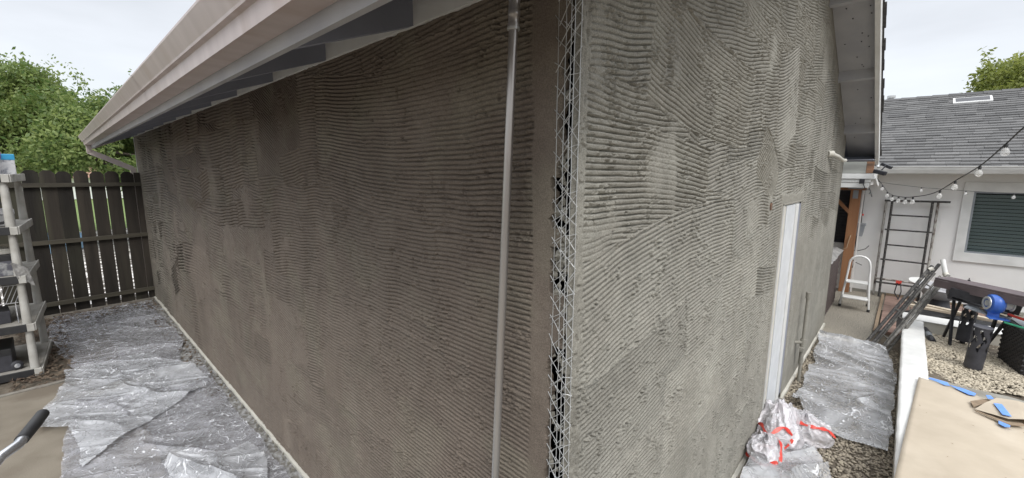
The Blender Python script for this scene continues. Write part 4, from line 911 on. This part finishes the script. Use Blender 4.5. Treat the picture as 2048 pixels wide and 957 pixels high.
# lanterns with a pierced flame pattern
def lantern(x, y, z, r, h, lab, lean):
    t = empty('lantern', (x, y, z), lab, 'lantern', 'black solar lanterns on the gravel')
    c = MB(); c.lathe([(0, .03), (r, .03), (r, .03+h*.36), (r*.94, .03+h*.36), (r*.94, .04), (0, .04)], (0, 0, 0), n=24); c.build('base_cup', 'charcoal', t, world=False, smooth=True)
    c = MB(); c.lathe([(0, 0), (r*.35, 0), (r*.4, .03), (0, .031)], n=12); c.build('foot', 'black_metal', t, world=False)
    nt_ = 26; rgl = random.Random(int(x*100)); z0 = .03+h*.36; z1 = h
    c = MB(); N = 60; M_ = 60   # pierced sleeve: keep quads of a pattern
    for i in range(N):
        for j in range(M_):
            a0 = i/N; v0 = j/M_; ph = a0*6
            kx = (ph % 1)-.5; vv = v0*2.2
            hole = (abs(kx+.18*math.sin(vv*4)) < .17*abs(math.sin(vv*2.85))**.6) and .05 < v0 < .93
            hole = hole or ((abs(((ph+.5) % 1)-.5+.12*math.cos(vv*5)) < .12*max(0, math.sin(vv*5.7+1))) and .3 < v0 < .93)
            if hole: continue
            c_ = [(r*math.cos(q*2*math.pi), r*math.sin(q*2*math.pi), z0+(z1-z0)*w_) for q, w_ in ((i/N, v0), ((i+1)/N, v0), ((i+1)/N, (j+1)/M_), (i/N, (j+1)/M_))]
            c.add(c_, [(0, 1, 2, 3)])
    o_ = c.build('pierced_sleeve', 'charcoal', t, world=False); md = o_.modifiers.new('solid', 'SOLIDIFY'); md.thickness = .002
    c = MB(); c.lathe([(0, h+.012), (r*.75, h+.012), (r*1.04, h+.006), (r*1.04, h-.006), (0, h-.006)], n=24); c.build('solar_cap', 'charcoal', t, world=False, smooth=True)
    t.rotation_euler = lean
lantern(1.285, 4.93, .15, .066, .44, 'black pierced lantern standing in front, nearest to the concrete strip', (R(2), R(3), 0))
lantern(1.275, 5.83, .15, .062, .43, 'black pierced lantern standing farther back under the folding stand', (R(-2), R(3), 0))
t = empty('lantern', (.985, 5.75, .18), 'black lantern lying on its side on the gravel against the planter wall', 'lantern', 'black solar lanterns on the gravel')
ax = Vector((.05, -.42, -.02)); c = MB(); c.lathe([(0, 0), (.022, .0), (.026, .05), (.030, .12), (.030, .34), (.036, .35), (.036, .42), (.02, .44), (0, .44)], (.972, 6.0, .195), ax, 16); c.build('body', 'black_metal', t, smooth=True)
c = MB(); c.lathe([(.031, .18), (.0325, .19), (.0325, .30), (.031, .31)], (.972, 6.0, .195), ax, 16); c.build('clear_sleeve', 'grey_plastic', t, smooth=True)

# basin, boards and scrap behind the bed
t = empty('basin', (1.12, 7.2, .1), 'round white basin lying tilted behind the leaning scaffold frames', 'basin')
c = MB(); c.lathe([(0, -.17), (.10, -.165), (.19, -.11), (.225, -.02), (.235, 0), (.225, .0), (.21, -.02), (.17, -.10), (0, -.15)], (1.13, 7.2, .50), (.05, -.10, 1), 32); c.build('bowl', 'soffit', t, smooth=True)
c = MB(); c.lathe([(.12, 0), (.10, .08), (.09, .14)], (1.13, 7.2, .20), (0, 0, 1), 20); c.build('foot', 'charcoal', t, smooth=True)
t = empty('plate', (.93, 7.6, .5), 'thin pale round lid propped beside the white basin', 'lid')
c = MB(); c.lathe([(0, 0), (.10, .004), (.14, .012), (.14, .016), (0, .008)], (.93, 7.55, .47), (.1, -.2, 1), 24); c.build('disc', 'white_paint', t, smooth=True)
c = MB(); c.tube([(.93, 7.55, .01), (.93, 7.55, .47)], .012, 8); c.build('stem', 'black_metal', t)
t = empty('black_tarp', (1.05, 7.0, .02), 'black plastic tarp heaped behind the rear garden wall', 'tarp')
xs = np.linspace(.72, 1.9, 60); ys = np.linspace(6.5, 7.35, 44); X, Y = np.meshgrid(xs, ys, indexing='ij'); ed = np.minimum(np.minimum(X-.72, 1.9-X), np.minimum(Y-6.5, 7.35-Y))
o = gridmesh('sheet', X, Y, .01+np.clip(ed/.2, 0, 1)*(.07+.16*fbm(X*4, Y*4, 5)), None, 'black_rubber', t)
for k, (a, b, lab) in enumerate((((.82, 6.72, .29), (1.9, 6.62, .27), 'raw timber batten lying just behind the rear garden wall'), ((.78, 6.9, .30), (1.7, 6.45, .31), 'second raw timber batten crossing over the black tarp'))):
    t = empty('timber_batten', a, lab, 'timber'); c = MB(); c.bar(a, b, .07, .03); c.build('batten', 'cardboard', t, bevel=.002)

# ================================================================== STRING LIGHTS
def strand(label, pts, bulbs, r, grp):
    t = empty('string_lights', pts[0], label, 'string lights', grp)
    # Catmull-Rom through the points
    P = [Vector(p) for p in pts]; P = [P[0]*2-P[1]]+P+[P[-1]*2-P[-2]]; out_ = []
    for i in range(1, len(P)-2):
        for k in range(8):
            u = k/8; out_.append(.5*((2*P[i])+(P[i+1]-P[i-1])*u+(2*P[i-1]-5*P[i]+4*P[i+1]-P[i+2])*u*u+(3*P[i]-P[i-1]-3*P[i+1]+P[i+2])*u**3))
    out_.append(P[-2])
    c = MB(); c.tube(out_, r, 6); c.build('cable', 'black_rubber', t, smooth=True)
    for b, s_ in bulbs:
        b = Vector(b); s_ *= .82
        c = MB(); c.lathe([(0, -.0), (.008*s_, 0), (.011*s_, -.008*s_), (.011*s_, -.03*s_), (0, -.03*s_)], b, n=10); so_ = c.build('socket', 'black_rubber', t, smooth=True)
        c = MB(); c.lathe([(.009*s_, -.03*s_), (.013*s_, -.036*s_), (.019*s_, -.045*s_), (.0235*s_, -.055*s_), (.025*s_, -.065*s_), (.0235*s_, -.075*s_), (.019*s_, -.084*s_), (.011*s_, -.090*s_), (0, -.092*s_)], b, n=18); c.build('bulb', 'bulb_glass', t, smooth=True)
strand('long string of clear bulbs sagging from the patio cover towards the camera', [(.300, 7.16, 1.96), (.370, 7.1, 1.872), (.443, 6.7, 1.79), (.504, 6.4, 1.757), (.567, 6.1, 1.752), (.631, 5.8, 1.756), (.692, 5.5, 1.774), (.791, 5.0, 1.817), (.859, 4.6, 1.874), (.920, 4.1, 1.966), (.995, 3.5, 2.075), (1.048, 3.0, 2.200), (1.076, 2.75, 2.272), (1.132, 2.4, 2.365), (1.17, 1.9, 2.50)],
       [((.370, 7.1, 1.868), 1), ((.443, 6.7, 1.788), 1), ((.504, 6.4, 1.755), 1), ((.567, 6.1, 1.75), 1), ((.631, 5.8, 1.754), 1), ((.692, 5.5, 1.772), 1.05), ((.859, 4.6, 1.872), 1.0), ((.920, 4.1, 1.964), 1.0), ((.995, 3.5, 2.073), 1.0), ((1.048, 3.0, 2.198), 1.0)], .0042, 'string lights over the patio')
strand('thin straight string of small bulbs in front of the white house wall and window', [(.30, 7.35, 1.93), (.354, 7.6, 1.90), (.782, 7.6, 1.84), (1.229, 7.6, 1.805), (1.664, 7.6, 1.782), (2.4, 7.6, 1.77)],
       [((.782, 7.6, 1.84), .85), ((1.229, 7.6, 1.805), .75), ((1.664, 7.6, 1.782), .95)], .0028, 'string lights over the patio')

# ================================================================== SHELVING (left)
t = empty('plastic_shelving', (-5.95, -1.55, 0), 'dirty white five-tier plastic shelving unit at the left edge', 'shelf')
sx0, sx1, sy0, sy1 = -6.50, -5.52, -1.95, -1.17
TZ = (.03, .49, .97, 1.44, 1.93)
for z in TZ:
    c = MB(); c.box(sx0, sx1, sy0, sy1, z-.03, z+.025)
    tr_ = c.build('tier', 'resin_deck', t, bevel=.008)
    c = MB(); c.box(sx1+.001, sx1+.016, sy0, sy1-.05, z-.045, z+.03); c.build('front_lip', 'black_rubber', tr_, bevel=.004)
    c = MB(); c.box(sx0, sx1+.008, sy1+.001, sy1+.012, z-.045, z+.03); c.box(sx1+.001, sx1+.018, sy1-.05, sy1+.001, z-.045, z+.03); c.build('side_lip', 'resin', tr_, bevel=.004)
for x in (sx0+.05, sx1-.035):
    for y in (sy0+.05, sy1-.045):
        for i in range(4):
            c = MB(); c.tube([(x, y, TZ[i]+.02), (x, y, TZ[i+1]-.03)], [.034, .027], 14, cap=False); c.build('post', 'resin', t, smooth=True)
t.rotation_euler = (0, 0, -.065)
# things on the shelves
def jug(x, y, z, r, h, capm, bodym, name, lab):
    t = empty(name, (x, y, z), lab, name.split('_')[-1])
    c = MB(); c.lathe([(0, 0), (r, .0), (r, h*.7), (r*.6, h*.86), (r*.4, h*.9), (0, h*.9)], (x, y, z), n=18); c.build('body', bodym, t, smooth=True)
    c = MB(); c.lathe([(r*.45, h*.9), (r*.5, h*.9), (r*.5, h), (0, h)], (x, y, z), n=14); c.build('cap', capm, t, smooth=True)
def carton(x, y, z, sx, sy, h, rz_, m1, m2, lab, name='carton'):
    t = empty(name, (x, y, z), lab, name.split('_')[-1]); t.rotation_euler = (0, 0, rz_)
    c = MB(); c.box(-sx, sx, -sy, sy, 0, h); c.build('body', m1, t, world=False, bevel=.006)
    c = MB(); c.box(-sx-.002, sx+.002, -sy-.002, sy+.002, h*.72, h+.002); c.build('lid', m2, t, world=False, bevel=.004)
TT = 1.956
carton(-5.69, -1.205, TT, .05, .045, .19, .2, 'paper_white', 'cyan', 'white carton with a blue top at the right end of the highest shelf')
carton(-5.61, -1.285, TT, .05, .045, .205, -.2, 'paper_white', 'purple', 'white carton with a purple top beside the blue-topped one on the highest shelf')
jug(-5.72, -1.42, TT, .07, .24, 'cyan', 'paper_white', 'plastic_jug', 'white plastic jug at the left of the highest shelf')
carton(-5.75, -1.36, 1.466, .10, .14, .16, .1, 'wrap', 'paper_white', 'crumpled pale carton on the second shelf from the top')
t = empty('cable_coil', (-5.66, -1.42, 1.47), 'loose coil of dark cable hanging over the second shelf', 'cable')
c = MB(); rg = random.Random(6)
for k in range(5): c.tube([(-5.60+.02*math.sin(k), -1.31+.07*math.cos(a/3)+rg.uniform(-.01, .01), 1.60+.10*math.sin(a/3)+rg.uniform(-.01, .01)) for a in range(20)], .005, 5)
c.build('loops', 'black_rubber', t)
carton(-5.78, -1.43, .996, .20, .20, .20, .05, 'wrap', 'black_rubber', 'large carton wrapped in film with a dark top on the middle shelf')
carton(-5.72, -1.42, 1.20, .12, .13, .05, .3, 'cream_paint', 'cream_paint', 'flat pale carton lying on top of the wrapped carton')
t = empty('plastic_wrap', (-5.52, -1.25, 1.05), 'grey crumpled plastic wrap hanging off the corner of the middle shelf', 'plastic wrap')
u = np.linspace(0, 1, 24); v_ = np.linspace(0, 1, 24); X, Y = np.meshgrid(u, v_, indexing='ij')
gridmesh('sheet', -5.50+.03*fbm(X*4, Y*4, 2), -1.28+X*.10+.03*Y, 1.12-Y*.18-.06*X+.03*fbm(X*5, Y*5, 8), None, 'tarp', t)
carton(-5.80, -1.48, .516, .14, .12, .12, .1, 'charcoal', 'charcoal', 'low dark crate on the fourth shelf', 'crate')
t = empty('wire_rack', (-5.7, -1.5, .516), 'small white wire rack leaning on the fourth shelf', 'rack')
c = MB()
for k in range(9): c.tube([(-5.62, -1.54+.03*k, .72), (-5.58, -1.47+.03*k, .90)], .003, 5)
c.tube([(-5.62, -1.56, .72), (-5.62, -1.28, .72)], .004, 5); c.tube([(-5.58, -1.49, .9), (-5.58, -1.22, .9)], .004, 5); c.tube([(-5.62, -1.54, .72), (-5.62, -1.54, .52)], .004, 5); c.tube([(-5.62, -1.30, .72), (-5.62, -1.30, .52)], .004, 5)
c.build('wires', 'paper_white', t)
carton(-5.82, -1.56, .056, .22, .18, .22, .0, 'charcoal', 'black_rubber', 'black storage tote on the lowest shelf', 'storage_tote')
t = empty('caster_wheel', (-5.62, -1.42, .056), 'round grey caster wheel on the lowest shelf', 'wheel')
c = MB(); c.lathe([(.0, -.02), (.035, -.02), (.045, -.012), (.045, .012), (.035, .02), (0, .02)], (-5.60, -1.36, .101), (1, .3, 0), 20); c.build('tyre', 'charcoal', t, smooth=True)
c = MB(); c.lathe([(0, .024), (.02, .024), (.022, .018)], (-5.60, -1.36, .101), (1, .3, 0), 16); c.build('hub', 'paper_white', t, smooth=True)

# ================================================================== HAND TRUCK HANDLE (lower left)
t = empty('hand_truck', (-.95, -1.45, 0), 'hand truck with curved silver handle and black grip at the lower left', 'hand truck')
for dy in (0, -.42):
    c = MB(); c.tube([(-.95, -1.20+dy, .16), (-1.0, -1.19+dy, .8), (-1.06, -1.18+dy, 1.12), (-1.10, -1.15+dy, 1.18), (-1.15, -1.122+dy, 1.20), (-1.19, -1.09+dy, 1.203), (-1.245, -1.074+dy, 1.205)], .0135, 14); c.build('frame_tube', 'steel', t, smooth=True)
    c = MB(); c.tube([(-1.215, -1.083+dy, 1.204), (-1.30, -1.060+dy, 1.204), (-1.376, -1.042+dy, 1.203)], [.0165, .0172, .0168], 14); c.build('grip', 'black_rubber', t, smooth=True)
for z in (.35, .7, 1.0):
    c = MB(); c.tube([(-.965-z*.05+.03, -1.2, z), (-.965-z*.05+.03, -1.62, z)], .011, 10); c.build('crossbar', 'steel', t, smooth=True)
for y in (-1.12, -1.70):
    c = MB(); c.lathe([(.05, -.022), (.10, -.022), (.125, -.012), (.125, .012), (.10, .022), (.05, .022), (.03, .03), (0, .03)], (-.88, y, .125), (0, 1, 0), 28); w_ = c.build('wheel', 'black_rubber', t, smooth=True)
c = MB(); c.tube([(-.88, -1.12, .125), (-.88, -1.70, .125)], .01, 8); c.build('axle', 'galv', t)
c = MB(); c.box(-1.22, -.96, -1.58, -1.24, .02, .026); c.build('toe_plate', 'galv', t)

# ================================================================== PLASTIC SHEETS
def film(name, label, x0, x1, y0, y1, step, edge, zfun, material, seed, base=.006):
    xs = np.arange(x0, x1, step); ys = np.arange(y0, y1, step); X, Y = np.meshgrid(xs, ys, indexing='ij')
    keep = edge(X, Y); Z = base+zfun(X, Y)
    k = keep[:-1, :-1] & keep[1:, 1:] & keep[1:, :-1] & keep[:-1, 1:]
    o = gridmesh(name, X, Y, Z, k, material); tag(o, label, 'plastic sheet'); return o
def folds(X, Y, s, ang, f1=2.2, f2=7, amp=.03):
    c, s_ = math.cos(ang), math.sin(ang); A = X*c+Y*s_; B = -X*s_+Y*c
    A = A+.25*(fbm(X*1.5, Y*1.5, s+3, 3)-.5); B = B+.25*(fbm(X*1.7, Y*1.7, s+6, 3)-.5)
    r1 = ridg(A*.8, B*f1, s)**7; r2 = ridg(A*1.6, B*f2, s+1)**4; r3 = ridg(A*5+B*2, B*16-A*6, s+2)**3; r4 = ridg(A*3.1-B*f2, B*2+A, s+8)**8
    return amp*(r1*1.2+.10*r2*fbm(X*2, Y*2, s+20, 2)*2+.03*r3+.35*r4)
def pl(xs, ys): return lambda x: np.interp(x, xs, ys)
f1 = pl([-7.75, -7.1, -6.2, -5.6, -5.3, -5.0, -4.6], [-1.13, -1.19, -1.10, -1.03, -.98, -.90, -.8]); f2 = pl([-7.8, -6.5, -5.6, -5.0, -4.5], [-.10, -.07, -.06, -.16, -.20])
film('plastic_sheet', 'clear plastic drop sheet at the fence end of the ground strip', -7.75, -4.7, -1.25, -.03, .009,
     lambda X, Y: (Y > f1(X)+.05*(vn(X*6, X*0, 2)-.5)) & (Y < f2(X)+.05*(vn(X*5, X*0, 4)-.5)), lambda X, Y: folds(X, Y, 3, .9, 2.6, 9, .019), 'film', 1)
f3 = pl([-5.35, -4.8, -4.3, -4.04, -3.9, -3.4], [-1.05, -1.10, -1.22, -1.20, -1.05, -1.0]); f4 = pl([-5.4, -4.6, -4.2, -3.4], [-.45, -.16, -.10, -.13])
film('plastic_sheet', 'creased white plastic drop sheet folded over in the middle of the strip', -5.35, -3.2, -1.3, -.03, .008,
     lambda X, Y: (Y > f3(X)+.05*(vn(X*6, X*0, 12)-.5)) & (Y < f4(X)+.06*(vn(X*5, X*0, 14)-.5)) & (X+.9*(Y+.6) < -3.6), lambda X, Y: folds(X, Y, 13, .55, 2.6, 8, .032)+.012, 'film_white', 2)
f5 = pl([-4.4, -3.9, -3.4, -2.6, -1], [-1.0, -1.05, -1.12, -1.06, -1.0])
film('plastic_sheet', 'clear plastic drop sheet nearest the camera, along the foot of the brown wall', -4.5, -1.0, -1.3, -.05, .008,
     lambda X, Y: (Y > f5(X)+.05*(vn(X*6, X*0, 22)-.5)) & (Y < -.055-.03*vn(X*4, X*0, 24)), lambda X, Y: folds(X, Y, 23, .75, 2.2, 8, .022)+.004, 'film', 3)
film('plastic_sheet', 'bunched translucent plastic strip lying on top of the nearest drop sheet', -3.1, -1.3, -.9, -.12, .007,
     lambda X, Y: (np.abs(Y+.50+.12*np.sin(X*3.0)) < .26+.06*(vn(X*5, X*0, 33)-.5)) & (X < -1.4) & (X > -3.0+.3*vn(Y*7, Y*0, 9)), lambda X, Y: folds(X, Y, 33, .35, 3.2, 9, .06)+.02, 'film_white', 4)
# right side
g1 = pl([2.8, 3.0, 3.38, 3.9, 4.4, 5.0, 5.45], [.50, .33, .07, .10, .09, .05, .04]); g2 = pl([2.8, 3.4, 4.4, 4.85, 5.1, 5.5], [.76, .75, .76, .74, .70, .60])
film('plastic_sheet', 'crumpled clear plastic sheet covering the gravel between wall and planter', .0, .78, 2.86, 5.52, .0065,
     lambda X, Y: (X > g1(Y)+.05*(vn(Y*7, Y*0, 42)-.5)) & (X < g2(Y)+.04*(vn(Y*6, Y*0, 44)-.5)) & (Y < 5.46+.08*(vn(X*8, X*0, 41)-.5)) & (Y > 2.92+.1*vn(X*8, X*0, 47)), lambda X, Y: folds(X, Y, 43, -.35, 3.6, 9, .05)+.012+.05*np.exp(-((Y-5.30)/.10)**2)*fbm(X*7, Y*7, 3)*1.3, 'film_white', 5)
film('plastic_sheet', 'loose clear plastic sheet spilling forward from the trash bags', .05, .72, 1.6, 2.72, .0065,
     lambda X, Y: (X < .30+(2.75-Y)*.45+.05*(vn(Y*7, Y*0, 52)-.5)) & (Y < 2.70+.05*vn(X*9, X*0, 4)), lambda X, Y: folds(X, Y, 53, .9, 3.2, 8, .07)+.02, 'film_white', 6)

# trash bags with red drawstrings
def bag(label, c0, rad, seed, ribbons, rot=0):
    t = empty('trash_bag', (c0[0], c0[1], 0), label, 'trash bag', 'white trash bags with red drawstrings')
    nu, nv = 120, 70; a = np.linspace(0, 2*np.pi, nu); ph = np.linspace(-.30, np.pi/2, nv); A, P = np.meshgrid(a, ph, indexing='ij')
    w_ = 6; cA, sA = np.cos(A), np.sin(A)
    rr = 1+.30*(fbm(cA*1.6+5, sA*1.6+P*1.8, seed, 4)-.5)*2+.16*(ridg(cA*2.2+P*1.3+9, sA*2.2-P*2, seed+3)**4)+.015*(ridg(cA*6+P*3+9, sA*6-P*3, seed+5)**3)
    X = c0[0]+rad[0]*rr*np.cos(P)*cA; Y = c0[1]+rad[1]*rr*np.cos(P)*sA; Z = np.maximum(.004, .02+rad[2]*rr*np.sin(P)); X[-1] = X[0]; Y[-1] = Y[0]; Z[-1] = Z[0]
    gridmesh('bag_body', X, Y, Z, None, 'bag_film', t)
    for rb in ribbons:   # (azimuth list, elevation list)
        c = MB(); pts = []
        for az, el in rb:
            i = int((az % 6.283)/6.283*(nu-1)); j = int((el+.30)/(np.pi/2+.30)*(nv-1)); pts.append(Vector((X[i, j], Y[i, j], Z[i, j])))
        P2 = [pts[0]*2-pts[1]]+pts+[pts[-1]*2-pts[-2]]; path = []
        for i in range(1, len(P2)-2):
            for k in range(6): u_ = k/6; path.append(.5*((2*P2[i])+(P2[i+1]-P2[i-1])*u_+(2*P2[i-1]-5*P2[i]+4*P2[i+1]-P2[i+2])*u_*u_+(3*P2[i]-P2[i-1]-3*P2[i+1]+P2[i+2])*u_**3))
        ctr = Vector((c0[0], c0[1], 0)); v = []
        for i, p in enumerate(path):
            d = (path[min(i+1, len(path)-1)]-path[max(i-1, 0)]).normalized(); nrm_ = (p-ctr).normalized(); sd_ = d.cross(nrm_).normalized()
            w2 = .010+.004*math.sin(i*1.3); v += [p+nrm_*.020+sd_*w2, p+nrm_*.024-sd_*w2]
        c.add(v, [(2*i, 2*i+1, 2*i+3, 2*i+2) for i in range(len(path)-1)]); c.build('drawstring', 'red_plastic', t)
bag('white trash bag with red drawstring slumped against the door foot', (.10, 2.62, 0), (.15, .24, .24), 61, [[(3.5, .3), (4.1, .65), (4.7, .5), (5.3, .75), (5.8, .45)], [(4.4, .15), (4.9, .25), (5.4, .2), (5.8, .45)]])
bag('white trash bag with red drawstring, right of the one at the door foot', (.25, 2.83, 0), (.17, .15, .15), 64, [[(4.0, 1.2), (4.6, .9), (5.3, .8), (6.0, .65), (6.2, .25)]])
bag('small white trash bag with red drawstring nearest the camera at the wall foot', (.10, 2.30, 0), (.12, .17, .16), 67, [[(4.0, .3), (4.5, .35), (5.0, .3), (5.6, .45)], [(5.6, .45), (.1, .9), (.8, 1.1)]])

# ================================================================== CARDBOARD
t = empty('cardboard_sheet', (1.2, 2.3, .292), 'large tan cardboard sheet lying over the planter wall at the lower right', 'cardboard')
CZ = .292
nx_, ny_ = 70, 110; uu = np.linspace(0, 1, nx_); vv = np.linspace(0, 1, ny_); Uc, Vc = np.meshgrid(uu, vv, indexing='ij')
# quad corners: far-left, near-left, near-right, far-right
FL, NL, NR, FR = (0.884, 3.944), (0.706, 1.304), (2.796, 1.084), (2.576, 3.438)
X = (1-Vc)*((1-Uc)*NL[0]+Uc*NR[0])+Vc*((1-Uc)*FL[0]+Uc*FR[0]); Y = (1-Vc)*((1-Uc)*NL[1]+Uc*NR[1])+Vc*((1-Uc)*FL[1]+Uc*FR[1])
Z = CZ+.012*(fbm(X*1.5, Y*1.5, 3, 3)-.5)*2-.02*np.clip((X-1.2), 0, 1)-.10*np.clip((Vc-.8)/.2, 0, 1)**2*0
ZC = Z
o = gridmesh('sheet', X, Y, Z, None, 'cardboard', t); md = o.modifiers.new('s', 'SOLIDIFY'); md.thickness = .006
# torn flap, lifted
def zc(x, y): return CZ+.003
def patch(name, poly, mt, lift=.006, parent=t, lifts=None):
    c = MB(); n = len(poly); c.add([(x, y, CZ+.012+(lifts[i] if lifts else lift)) for i, (x, y) in enumerate(poly)]+[(x, y, CZ+.009+(lifts[i] if lifts else lift)) for i, (x, y) in enumerate(poly)], [tuple(range(n)), tuple(range(n, 2*n))[::-1]]+[(i, (i+1) % n, n+(i+1) % n, n+i) for i in range(n)]); return c.build(name, mt, parent)
patch('tear', [(1.166, 3.646), (1.175, 3.537), (1.212, 3.614), (1.294, 3.779), (1.256, 3.774)], 'cardboard_in')
patch('tear', [(1.175, 3.494), (1.184, 3.477), (1.333, 3.378), (1.41, 3.438), (1.402, 3.477), (1.333, 3.427)], 'cardboard_in', .004)
patch('torn_flap', [(1.179, 3.504), (1.234, 3.636), (1.311, 3.79), (1.421, 3.834), (1.586, 3.79), (1.586, 3.482), (1.404, 3.488), (1.333, 3.449)], 'cardboard', lifts=[.006, .02, .03, .03, .02, .02, .03, .02])
patch('blue_tape', [(1.28, 3.647), (1.324, 3.669), (1.349, 3.471), (1.305, 3.466)], 'blue_tape', .034)
patch('blue_tape', [(1.286, 3.416), (1.342, 3.427), (1.331, 3.345), (1.305, 3.328), (1.28, 3.356)], 'blue_tape', .003)
patch('blue_tape', [(1.256, 3.801), (1.283, 3.812), (1.294, 3.757), (1.261, 3.735)], 'blue_tape', .028)
patch('blue_tape', [(0.942, 3.944), (0.959, 3.977), (1.058, 3.955), (1.069, 3.889), (1.036, 3.878), (0.992, 3.917)], 'blue_tape', .002)
patch('blue_tape', [(1.069, 3.906), (1.146, 3.9), (1.212, 3.856), (1.201, 3.801), (1.168, 3.79), (1.113, 3.845)], 'blue_tape', .002)
c = MB(); rg = random.Random(3)
for k in range(26):
    x = rg.uniform(.85, 1.6); y = rg.uniform(2.0, 3.5); a = rg.uniform(0, 6.3); l = rg.uniform(.004, .014); w2 = .002
    c.add([(x-math.cos(a)*l, y-math.sin(a)*l, CZ+.0125), (x+math.sin(a)*w2, y-math.cos(a)*w2, CZ+.014), (x+math.cos(a)*l, y+math.sin(a)*l, CZ+.0125), (x-math.sin(a)*w2, y+math.cos(a)*w2, CZ+.013)], [(0, 1, 2, 3)])
c.build('scuffs', 'cardboard_in', t)['kind'] = 'stuff'
